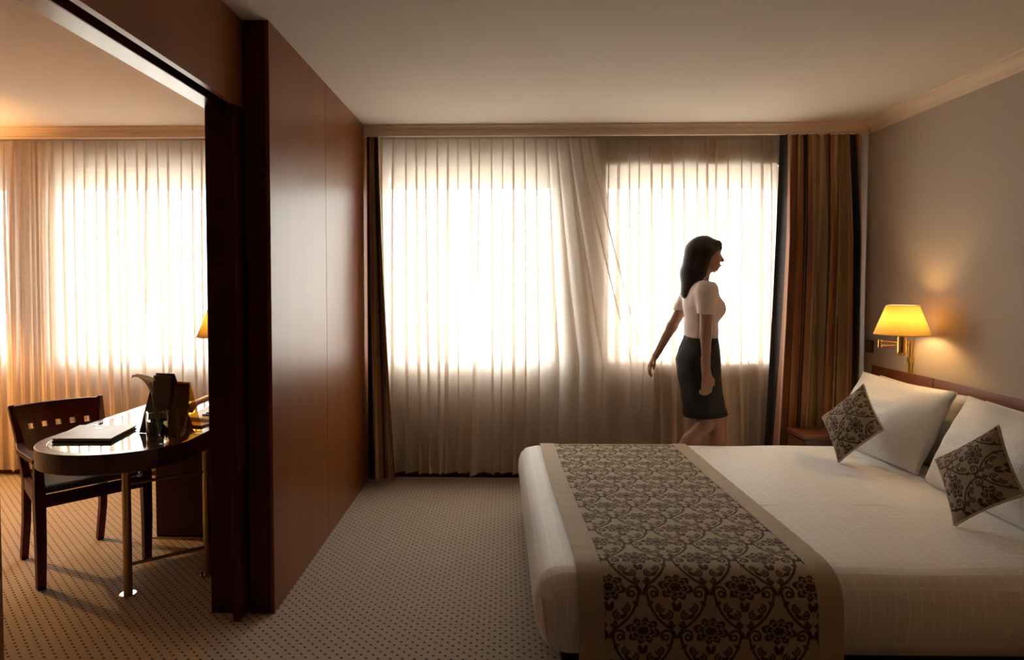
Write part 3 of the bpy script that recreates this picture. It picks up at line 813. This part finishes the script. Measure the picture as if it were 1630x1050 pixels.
vz = thing('vase', 'clear glass cylinder vase with water standing on the desk', 'vase', (-1.535, 2.985, ZD))
bm = bmesh.new(); lathe(bm, [(0.046, 0.0), (0.046, 0.135), (0.0435, 0.1355), (0.0430, 0.012), (0.001, 0.010)], (0, 0, 0), 40, True, True); fin('glass_wall', bm, 'glass', vz, 'auto')
bm = bmesh.new(); lathe(bm, [(0.0425, 0.0125), (0.0425, 0.095)], (0, 0, 0), 40); fin('water', bm, 'water', vz, 'auto')
for k in range(7):
    bm = bmesh.new(); a = k * 0.9; r_ = 0.018 + 0.006 * (k % 3)
    tube(bm, [(r_ * math.cos(a), r_ * math.sin(a), 0.016), (r_ * 1.2 * math.cos(a + .5), r_ * 1.2 * math.sin(a + .5), 0.045), (r_ * math.cos(a + 1.1), r_ * math.sin(a + 1.1), 0.075 + 0.01 * (k % 2))], [0.003, 0.010, 0.002], 8, flat=(1, .25))
    fin('leaf', bm, 'leaf', vz, True)
fl = thing('calla_lily', 'single white calla lily leaning out of the glass vase', 'flower', (-1.535, 2.985, ZD + 0.012))
P_ = [(0.018, 0.0, 0.002), (0.006, 0.0, 0.06), (-0.012, 0.005, 0.13), (-0.022, 0.008, 0.20)]
bm = bmesh.new(); tube(bm, P_, [0.006, 0.006, 0.006, 0.007], 12); fin('stem', bm, 'stem', fl, True)
# spathe: funnel opening with a drawn-out curled tip
nu, nv = 26, 16; V = np.zeros((nv, nu, 3))
for j in range(nv):
    t = j / (nv - 1); r = 0.008 + 0.018 * t ** 1.6 + 0.008 * max(0, t - 0.8) * 5
    for k in range(nu):
        a = 2 * math.pi * k / (nu - 1) * 0.97
        ex = max(0, math.cos(a - math.pi)) ** 6 * max(0, t - 0.55) / 0.45
        V[j, k] = (-0.022 - 0.028 * t + r * math.cos(a) - 0.034 * ex * t, 0.008 + r * 0.9 * math.sin(a), 0.198 + 0.085 * t - 0.012 * (1 + math.cos(a)) * t ** 2 + 0.006 * ex - 0.022 * ex ** 6)
sp = grid_mesh('spathe', V, None, 'petal', fl); md = sp.modifiers.new('t', 'SOLIDIFY'); md.thickness = 0.0012
bm = bmesh.new(); tube(bm, [(-0.022, 0.008, 0.20), (-0.040, 0.008, 0.262)], [0.004, 0.003], 10); fin('spadix', bm, 'spadix', fl, True)

st = thing('desk_organiser', 'dark leather stationery stand leaning open like a tent behind the vase', 'desk organiser', (-1.60, 3.19, ZD), R(-14))
def tilted(name, mat, x0, x1, y_bot, y_top, h, t, parent, shear=0.0):
    bm = bmesh.new()
    A = [bm.verts.new(p) for p in ((x0, y_bot, 0.001), (x1, y_bot, 0.001), (x1 - shear, y_top, h), (x0 + shear, y_top, h))]
    B = [bm.verts.new(p) for p in ((x0, y_bot + t, 0.001), (x1, y_bot + t, 0.001), (x1 - shear, y_top + t, h), (x0 + shear, y_top + t, h))]
    bm.faces.new(A); bm.faces.new(B[::-1])
    for k in range(4): bm.faces.new((A[k], B[k], B[(k + 1) % 4], A[(k + 1) % 4]))
    return fin(name, bm, mat, parent, bevel=0.001)
tilted('front_board', 'leather', -0.105, 0.055, -0.055, 0.012, 0.262, 0.008, st, 0.030)
tilted('back_board', 'leather', -0.105, 0.055, 0.110, 0.024, 0.272, 0.008, st, 0.030)
tilted('inner_pocket', 'leather', -0.085, 0.045, 0.020, 0.021, 0.255, 0.004, st, 0.020)
cd = thing('card_stand', 'see-through amber card stand folded like a tent beside the vase', 'card stand', (-1.495, 3.13, ZD), R(-16))
tilted('front_leaf', 'amber', -0.055, 0.072, -0.045, 0.0, 0.245, 0.002, cd, 0.026)
tilted('back_leaf', 'amber', -0.055, 0.072, 0.050, 0.003, 0.245, 0.002, cd, 0.026)
bm = bmesh.new(); A = [bm.verts.new(p) for p in ((-0.036, -0.018, 0.130), (0.052, -0.018, 0.130), (0.044, 0.0005, 0.238), (-0.028, 0.0005, 0.238))]
B = [bm.verts.new((v.co.x, v.co.y + 0.0015, v.co.z)) for v in A]; bm.faces.new(A); bm.faces.new(B[::-1])
for k in range(4): bm.faces.new((A[k], B[k], B[(k + 1) % 4], A[(k + 1) % 4]))
fin('brown_insert', bm, 'leather', cd)

ph = thing('telephone', 'cream desk telephone with handset beside the desk lamp', 'telephone', (-1.52, 3.50, ZD), R(-20))
bm = bmesh.new()
A = [(-0.09, -0.10, 0.0), (0.09, -0.10, 0.0), (0.09, 0.10, 0.0), (-0.09, 0.10, 0.0)]; B = [(-0.085, -0.095, 0.022), (0.085, -0.095, 0.022), (0.085, 0.095, 0.055), (-0.085, 0.095, 0.055)]
A = [bm.verts.new(p) for p in A]; B = [bm.verts.new(p) for p in B]; bm.faces.new(A[::-1]); bm.faces.new(B)
for k in range(4): bm.faces.new((A[k], A[(k + 1) % 4], B[(k + 1) % 4], B[k]))
fin('body', bm, 'phone', ph, bevel=0.006)
bm = bmesh.new(); tube(bm, [(-0.06, -0.09, 0.045), (-0.06, -0.085, 0.062), (-0.06, -0.04, 0.085), (-0.06, 0.04, 0.098), (-0.06, 0.085, 0.088), (-0.06, 0.09, 0.068)], [0.022, 0.024, 0.016, 0.016, 0.024, 0.022], 14); fin('handset', bm, 'phone', ph, True)
for i in range(3):
    for j in range(4):
        z = 0.022 + 0.033 * ((-0.06 + j * 0.028 + 0.095) / 0.19) + 0.001
        bx('key', 'switch', ph, 0.0 + i * 0.024, 0.016 + i * 0.024, -0.062 + j * 0.028, -0.044 + j * 0.028, z, z + 0.006)
np_ = thing('notepad', 'thin orange tinted notepad in front of the telephone', 'notepad', (-1.56, 3.345, ZD), R(-12))
bx('pages', 'paper', np_, -0.07, 0.09, -0.035, 0.035, 0.0, 0.006)
bx('cover', 'cover', np_, -0.072, 0.092, -0.037, 0.037, 0.0062, 0.008)

def table_lamp(name, label, loc, h, r0, r1, sh, power, base_r):
    th = thing(name, label, 'lamp', loc)
    bm = bmesh.new(); lathe(bm, [(base_r, 0), (base_r, 0.012), (base_r * 0.8, 0.02), (0.014, 0.03)], (0, 0, 0), 32); fin('base', bm, 'brass', th, 'auto')
    bm = bmesh.new(); tube(bm, [(0, 0, 0.028), (0, 0, h + 0.01)], 0.009, 14); fin('pole', bm, 'brass', th, 'auto')
    bm = bmesh.new(); lathe(bm, [(0.012, 0), (0.02, 0.005), (0.02, 0.05), (0.012, 0.055)], (0, 0, h), 20); fin('socket', bm, 'brass', th, 'auto')
    shade_mesh('lamp_shade', th, (0, 0, h), r0, r1, sh)
    bulb(th, (0, 0, h + sh * 0.55), power, (1.0, 0.53, 0.18), '_offscreen' if name.endswith('_offscreen') else '')
    return th
table_lamp('desk_lamp', 'brass desk lamp with warm conical shade at the back of the desk', (-1.56, 3.78, ZD), 0.405, 0.145, 0.08, 0.165, 6.0, 0.07)
table_lamp('floor_lamp_offscreen', 'brass floor lamp with conical shade beyond the chair in the side room', (-4.02, 4.05, 0), 1.45, 0.22, 0.12, 0.25, 88.0, 0.15)

# ------------------------------------------------------------------ chair
ch = thing('armchair', 'dark mahogany armchair with five square holes in its back, at the desk', 'chair', (-2.13, 3.37, 0), 0)
d_ = Vector((0.305, -0.255, 0)).normalized()
ch.rotation_euler = (0, 0, math.atan2(d_.y, d_.x))          # local +x = forward, +y = its left
WF, WR, DP = 0.235, 0.178, 0.20
for s in (-1, 1):
    bm = bmesh.new(); path_bar(bm, [(DP, s * WF, 0.0), (DP + 0.006, s * WF, 0.22), (DP, s * WF, 0.42), (DP - 0.01, s * WF, 0.582)], [0.036, 0.042, 0.046, 0.036], [0.036, 0.042, 0.046, 0.034], (1, 0, 0)); fin('leg', bm, 'mahogany', ch, bevel=0.003)
    bm = bmesh.new(); path_bar(bm, [(-DP - 0.070, s * WR, 0.0), (-DP - 0.020, s * WR, 0.20), (-DP, s * WR, 0.42), (-DP - 0.045, s * (WR + 0.012), 0.60), (-DP - 0.125, s * (WR + 0.03), 0.775)], [0.034, 0.040, 0.044, 0.040, 0.030], [0.032, 0.034, 0.036, 0.034, 0.026], (1, 0, 0)); fin('leg', bm, 'mahogany', ch, bevel=0.003)
    bm = bmesh.new(); path_bar(bm, [(-DP - 0.045, s * (WR + 0.014), 0.588), (-0.05, s * (WF - 0.002), 0.595), (DP + 0.02, s * (WF + 0.004), 0.592)], [0.035, 0.045, 0.05], [0.024, 0.024, 0.022], (0, 1, 0)); fin('armrest', bm, 'mahogany', ch, bevel=0.004)
    bm = bmesh.new(); beam(bm, (-DP, s * WR, 0.405), (DP, s * WF, 0.405), 0.026, 0.06, side=(0, 1, 0)); fin('side_rail', bm, 'mahogany', ch, bevel=0.002)
bm = bmesh.new(); beam(bm, (DP, -WF, 0.40), (DP, WF, 0.40), 0.026, 0.055, side=(1, 0, 0)); fin('front_rail', bm, 'mahogany', ch, bevel=0.002)
bm = bmesh.new(); beam(bm, (-DP, -WR, 0.405), (-DP, WR, 0.405), 0.026, 0.06, side=(1, 0, 0)); fin('back_rail', bm, 'mahogany', ch, bevel=0.002)
# backrest: curved slab pierced by five square holes
bm = bmesh.new()
def back_pt(y, z, off):
    lean = -DP - 0.045 - (z - 0.60) * 0.457
    return (lean - 0.035 * (1 - (y / WR) ** 2) + off, y, z)
ysb = [-WR - 0.01]; 
for k in range(5):
    c = (k - 2) * 0.062; ysb += [c - 0.0125, c + 0.0125]
ysb += [WR + 0.01]; zsb = [0.505, 0.655, 0.682, 0.775]
holes = {(2 * k + 1, 1) for k in range(5)}
gv = {}
for a, y in enumerate(ysb):
    for b, z in enumerate(zsb):
        for c, off in enumerate((-0.011, 0.011)): gv[a, b, c] = bm.verts.new(back_pt(y * (1 + 0.09 * (z - 0.505) / 0.27), z, off))
solid = lambda a, b: 0 <= a < len(ysb) - 1 and 0 <= b < len(zsb) - 1 and (a, b) not in holes
for a in range(len(ysb) - 1):
    for b in range(len(zsb) - 1):
        if not solid(a, b): continue
        bm.faces.new((gv[a, b, 0], gv[a + 1, b, 0], gv[a + 1, b + 1, 0], gv[a, b + 1, 0])); bm.faces.new((gv[a, b, 1], gv[a, b + 1, 1], gv[a + 1, b + 1, 1], gv[a + 1, b, 1]))
        for (p, q), (da, db) in (((( a, b), (a, b + 1)), (-1, 0)), (((a + 1, b), (a + 1, b + 1)), (1, 0)), (((a, b), (a + 1, b)), (0, -1)), (((a, b + 1), (a + 1, b + 1)), (0, 1))):
            if not solid(a + da, b + db): bm.faces.new((gv[(*p, 0)], gv[(*q, 0)], gv[(*q, 1)], gv[(*p, 1)]))
fin('backrest', bm, 'mahogany', ch, bevel=0.0015)
bm = bmesh.new(); prism(bm, [(-DP + 0.014, -WR + 0.015), (DP - 0.014, -WF + 0.022), (DP - 0.014, WF - 0.022), (-DP + 0.014, WR - 0.015)], 0.425, 0.465)
o = fin('seat', bm, 'seat', ch, bevel=0.018, seg=4); o['label'] = 'blue-grey patterned fabric seat'

# ------------------------------------------------------------------ person (one continuous surface from a smooth-blended distance field)
class SDF:
    def __init__(s, lo, hi, h):
        s.lo = np.array(lo, float); s.h = h
        n = np.ceil((np.array(hi) - s.lo) / h).astype(int) + 1
        s.ax = [s.lo[i] + np.arange(n[i]) * h for i in range(3)]; s.d = np.full(n, 1.0, np.float32)
    def _sub(s, lo, hi):
        sl = []
        for i in range(3):
            a = max(0, int((lo[i] - s.lo[i]) / s.h)); b = min(len(s.ax[i]), int((hi[i] - s.lo[i]) / s.h) + 2); sl.append(slice(a, max(a, b)))
        g = np.meshgrid(*[s.ax[i][sl[i]] for i in range(3)], indexing='ij'); return tuple(sl), g
    def _put(s, sl, d, k, sub=False):
        c = s.d[sl]
        if sub: h = np.clip(0.5 - 0.5 * (c + d) / k, 0, 1); s.d[sl] = c * (1 - h) - d * h + k * h * (1 - h)
        else: h = np.clip(0.5 + 0.5 * (c - d) / k, 0, 1); s.d[sl] = c * (1 - h) + d * h - k * h * (1 - h)
    def cone(s, a, b, ra, rb, k=0.02, fy=1.0):
        a, b = np.array(a, float), np.array(b, float); m = max(ra, rb) * max(1, fy) + 3 * k + 0.03
        sl, g = s._sub(np.minimum(a, b) - m, np.maximum(a, b) + m)
        p = [g[i] - a[i] for i in range(3)]; ba = b - a; L = ba @ ba
        t = np.clip((p[0] * ba[0] + p[1] * ba[1] + p[2] * ba[2]) / L, 0, 1)
        d = np.sqrt((p[0] - ba[0] * t) ** 2 + ((p[1] - ba[1] * t) / fy) ** 2 + (p[2] - ba[2] * t) ** 2) - (ra + (rb - ra) * t)
        s._put(sl, d, k); return s
    def ell(s, c, r, k=0.02, sub=False, ry=0.0):
        c, r = np.array(c, float), np.array(r, float); m = max(r) + 3 * k + 0.03
        sl, g = s._sub(c - m, c + m); p = [g[i] - c[i] for i in range(3)]
        if ry: p[0], p[2] = p[0] * math.cos(ry) - p[2] * math.sin(ry), p[0] * math.sin(ry) + p[2] * math.cos(ry)
        q = np.sqrt(sum((p[i] / r[i]) ** 2 for i in range(3))); q1 = np.sqrt(sum((p[i] / r[i] ** 2) ** 2 for i in range(3)))
        s._put(sl, q * (q - 1) / np.maximum(q1, 1e-6), k, sub); return s
    def cut(s, fn):
        g = np.meshgrid(*s.ax, indexing='ij'); s.d = np.maximum(s.d, fn(*g)); return s
    def mesh(s, name, mat, parent, smooth=2):
        d = s.d; n = np.array(d.shape); sg = d < 0
        acc = np.zeros((*(n - 1), 3), np.float32); cnt = np.zeros(n - 1, np.float32)
        for ax in range(3):
            o1, o2 = [q for q in range(3) if q != ax]
            for i in (0, 1):
                for j in (0, 1):
                    b = [None] * 3; b[o1] = slice(i, n[o1] - 1 + i); b[o2] = slice(j, n[o2] - 1 + j)
                    b[ax] = slice(0, n[ax] - 1); A = tuple(b); b2 = list(b); b2[ax] = slice(1, n[ax]); B = tuple(b2)
                    x = sg[A] != sg[B]
                    t = np.where(x, d[A] / np.where(x, d[A] - d[B], 1), 0)
                    acc[..., ax] += np.where(x, t, 0); acc[..., o1] += x * i; acc[..., o2] += x * j; cnt += x
        idx = -np.ones(n - 1, int); act = cnt > 0; idx[act] = np.arange(act.sum())
        pos = np.argwhere(act) + acc[act] / cnt[act][:, None]; pos = s.lo + pos * s.h
        F_ = []
        for ax in range(3):
            o1, o2 = (ax + 1) % 3, (ax + 2) % 3
            A = [slice(1, n[q] - 1) for q in range(3)]; A[ax] = slice(0, n[ax] - 1); B = list(A); B[ax] = slice(1, n[ax])
            x = sg[tuple(A)] != sg[tuple(B)]; w_ = np.argwhere(x); 
            if len(w_) == 0: continue
            off = np.ones(3, int); off[ax] = 0; w_ = w_ + off
            ins = sg[tuple(w_.T)]
            e1, e2 = np.zeros(3, int), np.zeros(3, int); e1[o1] = 1; e2[o2] = 1
            q = [idx[tuple((w_ - a - b).T)] for a, b in ((e1, e2), (0 * e1, e2), (0 * e1, 0 * e2), (e1, 0 * e2))]
            Q = np.stack(q, 1); Q[~ins] = Q[~ins][:, ::-1]; F_.append(Q)
        F_ = np.concatenate(F_)
        me = bpy.data.meshes.new(name); me.from_pydata(pos.tolist(), [], F_.tolist())
        o = link(name, me, mat, parent, True)
        if smooth:
            md = o.modifiers.new('smooth', 'SMOOTH'); md.factor = 0.5; md.iterations = smooth
        return o

person = thing('person', 'person with long dark hair in pale blouse and black skirt walking past the sheer curtain', 'person', (1.262, 4.53, 0))
def torso(b, g=0.0):
    b.ell((0.0, 0, 0.93), (0.108 + g, 0.158 + g, 0.12 + g), 0.05)
    b.ell((-0.045, 0.065, 0.90), (0.075 + g, 0.078 + g, 0.085 + g), 0.04).ell((-0.045, -0.065, 0.90), (0.075 + g, 0.078 + g, 0.085 + g), 0.04)
    b.cone((0.0, 0, 0.98), (0.008, 0, 1.09), 0.092 + g, 0.080 + g, 0.05, 1.35)
    b.cone((0.008, 0, 1.09), (0.0, 0, 1.25), 0.080 + g, 0.096 + g, 0.05, 1.38)
    b.cone((0.0, -0.085, 1.325), (0.0, 0.085, 1.325), 0.072 + g, 0.072 + g, 0.05)
    b.ell((0.075, 0.062, 1.235), (0.058 + g, 0.060 + g, 0.062 + g), 0.04).ell((0.075, -0.062, 1.235), (0.058 + g, 0.060 + g, 0.062 + g), 0.04)
b = SDF((-0.42, -0.32, -0.01), (0.40, 0.32, 1.74), 0.006)
torso(b)
b.cone((-0.008, 0, 1.37), (0.018, 0, 1.475), 0.052, 0.044, 0.03)                       # neck
b.ell((0.030, 0, 1.600), (0.094, 0.074, 0.098), 0.03)                                   # skull
b.ell((0.068, 0, 1.545), (0.055, 0.055, 0.072), 0.03)                                   # face
b.cone((0.090, -0.012, 1.492), (0.090, 0.012, 1.492), 0.020, 0.020, 0.02)               # chin
b.cone((0.120, 0, 1.580), (0.141, 0, 1.545), 0.009, 0.013, 0.012)                       # nose
b.ell((0.112, 0, 1.512), (0.018, 0.024, 0.014), 0.01)                                   # mouth
b.ell((0.108, 0, 1.608), (0.018, 0.05, 0.012), 0.015)                                   # brow
for s in (-1, 1):
    b.ell((0.115, s * 0.031, 1.580), (0.016, 0.016, 0.011), 0.006, True)
    b.ell((0.018, s * 0.074, 1.565), (0.020, 0.009, 0.032), 0.006)
def arm(b, sh, el, wr, knuckle, curl, s):
    b.cone((0.0, sh[1] * 0.6, sh[2] - 0.015), sh, 0.062, 0.050, 0.04)
    b.cone(sh, el, 0.046, 0.034, 0.03); b.cone(el, wr, 0.035, 0.022, 0.02)
    sh, el, wr, kn = map(np.array, (sh, el, wr, knuckle)); d = (kn - wr) / np.linalg.norm(kn - wr)
    across = np.array([1.0, 0, 0]) if curl[1] else np.array([0, 1.0, 0.0]); across = across - d * (across @ d); across /= np.linalg.norm(across)
    bend = np.cross(across, d) * curl[0]
    for q in (-0.022, -0.008, 0.008, 0.022): b.cone(wr + across * q * 0.55, kn + across * q, 0.015, 0.0115, 0.012)
    for q, L in zip((-0.027, -0.009, 0.009, 0.027), (0.068, 0.078, 0.073, 0.056)):
        p0 = kn + across * q; p1 = p0 + (d * 0.92 + bend * 0.25) * L * 0.45; p2 = p1 + (d * 0.75 + bend * 0.6) * L * 0.33; p3 = p2 + (d * 0.45 + bend * 0.85) * L * 0.28
        b.cone(p0, p1, 0.0095, 0.0088, 0.004); b.cone(p1, p2, 0.0088, 0.0080, 0.003); b.cone(p2, p3, 0.0080, 0.0070, 0.003)
    t0 = wr + d * 0.022 - across * 0.014 * s; t1 = t0 + d * 0.032 - across * 0.028 * s + bend * 0.008; t2 = t1 + d * 0.034 - across * 0.004 * s + bend * 0.012
    b.cone(t0, t1, 0.013, 0.0105, 0.008); b.cone(t1, t2, 0.0105, 0.0085, 0.004)
arm(b, (-0.005, -0.165, 1.350), (-0.020, -0.200, 1.075), (-0.012, -0.195, 0.845), (-0.008, -0.195, 0.765), (1, True), -1)
arm(b, (-0.010, 0.160, 1.350), (-0.135, 0.195, 1.105), (-0.245, 0.185, 0.905), (-0.283, 0.182, 0.838), (-1, False), 1)
# legs: right leg trailing, left leg leading
def leg(b, hip, kn, an, heel, toe):
    b.cone(hip, kn, 0.082, 0.053, 0.05); b.cone(kn, [(kn[i] * 0.62 + an[i] * 0.38) for i in range(3)], 0.050, 0.052, 0.03)
    b.cone([(kn[i] * 0.62 + an[i] * 0.38) for i in range(3)], an, 0.050, 0.030, 0.03)
    b.cone(an, heel, 0.032, 0.026, 0.02); b.cone(heel, toe, 0.026, 0.022, 0.02, 1.3); b.cone(an, toe, 0.028, 0.020, 0.02, 1.3)
leg(b, (-0.01, -0.08, 0.88), (0.025, -0.075, 0.50), (-0.225, -0.075, 0.205), (-0.262, -0.075, 0.150), (-0.170, -0.075, 0.032))
leg(b, (0.01, 0.08, 0.88), (0.130, 0.075, 0.49), (0.150, 0.075, 0.115), (0.118, 0.075, 0.068), (0.268, 0.075, 0.030))
body = b.mesh('body', 'skin', person)
for s in (-1, 1):
    bm = bmesh.new(); bmesh.ops.create_uvsphere(bm, u_segments=14, v_segments=10, radius=0.0115, matrix=Matrix.Translation((0.1035, s * 0.031, 1.581))); e = fin('eye', bm, 'eye', person, True)
    bm = bmesh.new(); bmesh.ops.create_uvsphere(bm, u_segments=12, v_segments=8, radius=0.0058, matrix=Matrix.Translation((0.1105, s * 0.031, 1.581))); fin('iris', bm, 'hair', e, True)
bm = bmesh.new(); tube(bm, [(0.118, -0.022, 1.511), (0.130, -0.010, 1.513), (0.132, 0, 1.512), (0.130, 0.010, 1.513), (0.118, 0.022, 1.511)], [0.002, 0.005, 0.0055, 0.005, 0.002], 8); fin('lips', bm, 'lip', person, True)
# blouse
b = SDF((-0.20, -0.32, 1.0), (0.24, 0.32, 1.48), 0.007); torso(b, 0.012)
b.cone((0, -0.10, 1.335), (-0.005, -0.165, 1.350), 0.074, 0.064, 0.04).cone((-0.005, -0.165, 1.350), (-0.013, -0.187, 1.205), 0.062, 0.056, 0.03)
b.cone((0, 0.10, 1.335), (-0.010, 0.160, 1.350), 0.074, 0.064, 0.04).cone((-0.010, 0.160, 1.350), (-0.075, 0.182, 1.225), 0.062, 0.056, 0.03)
b.cut(lambda x, y, z: 1.045 - z).cut(lambda x, y, z: z - 1.412 + 0.25 * x)
# open the sleeve ends
b.cut(lambda x, y, z: np.where((y < -0.13) & (z < 1.3), 1.205 - z, -1.0)).cut(lambda x, y, z: np.where((y > 0.128) & (z < 1.3), 1.215 - z, -1.0))
b.mesh('blouse', 'blouse', person)
# skirt: lofted pencil skirt
bm = bmesh.new(); rings = []
for z, cx, rx, ry in ((1.075, 0.006, 0.103, 0.130), (1.04, 0.004, 0.108, 0.138), (0.98, -0.004, 0.125, 0.160), (0.90, -0.012, 0.140, 0.176), (0.80, -0.004, 0.135, 0.172), (0.70, 0.012, 0.130, 0.163), (0.60, 0.028, 0.133, 0.158), (0.54, 0.040, 0.140, 0.158)):
    rings.append([bm.verts.new((cx + rx * math.cos(2 * math.pi * k / 40) , ry * math.sin(2 * math.pi * k / 40), z + (0.012 * math.cos(2 * math.pi * k / 40) if z < 0.56 else 0))) for k in range(40)])
for a, c in zip(rings, rings[1:]):
    for k in range(40): bm.faces.new((a[k], a[(k + 1) % 40], c[(k + 1) % 40], c[k]))
o = fin('skirt', bm, 'skirt', person, True); md = o.modifiers.new('t', 'SOLIDIFY'); md.thickness = 0.003
# hair
b = SDF((-0.20, -0.14, 1.24), (0.18, 0.14, 1.75), 0.006)
b.ell((0.015, 0, 1.618), (0.100, 0.088, 0.090), 0.03)
b.cone((-0.030, 0, 1.60), (-0.060, 0, 1.46), 0.075, 0.068, 0.03, 1.15); b.cone((-0.060, 0, 1.46), (-0.092, 0, 1.33), 0.068, 0.036, 0.03, 1.3)
b.cone((0.092, -0.045, 1.645), (0.092, 0.045, 1.645), 0.030, 0.030, 0.02); b.cone((0.112, -0.04, 1.622), (0.112, 0.04, 1.622), 0.014, 0.014, 0.015)
for s in (-1, 1): b.cone((0.03, s * 0.070, 1.61), (-0.010, s * 0.078, 1.46), 0.030, 0.026, 0.02); b.cone((-0.010, s * 0.078, 1.46), (-0.055, s * 0.075, 1.36), 0.026, 0.015, 0.02)
b.mesh('hair', 'hair', person)
for an, heel, toe in (((-0.262, -0.075, 0.150), (-0.262, -0.075, 0.150), (-0.170, -0.075, 0.032)), ((0.118, 0.075, 0.068), (0.118, 0.075, 0.068), (0.268, 0.075, 0.030))):
    b = SDF((-0.36, -0.14, -0.02), (0.36, 0.14, 0.22), 0.006)
    b.cone(heel, toe, 0.031, 0.027, 0.01, 1.25); b.cone(toe, (toe[0] + 0.03, toe[1], 0.016), 0.025, 0.014, 0.01, 1.3)
    if heel[2] < 0.1: b.cone((heel[0] - 0.01, heel[1], heel[2]), (heel[0] - 0.012, heel[1], 0.012), 0.018, 0.010, 0.01)
    b.cut(lambda x, y, z: -z + 0.001).cut(lambda x, y, z: z - (toe[2] + (heel[2] - toe[2]) * np.clip((toe[0] - x) / (toe[0] - heel[0]), 0, 1)) - 0.012)
    b.mesh('shoe', 'shoe', person, 1)
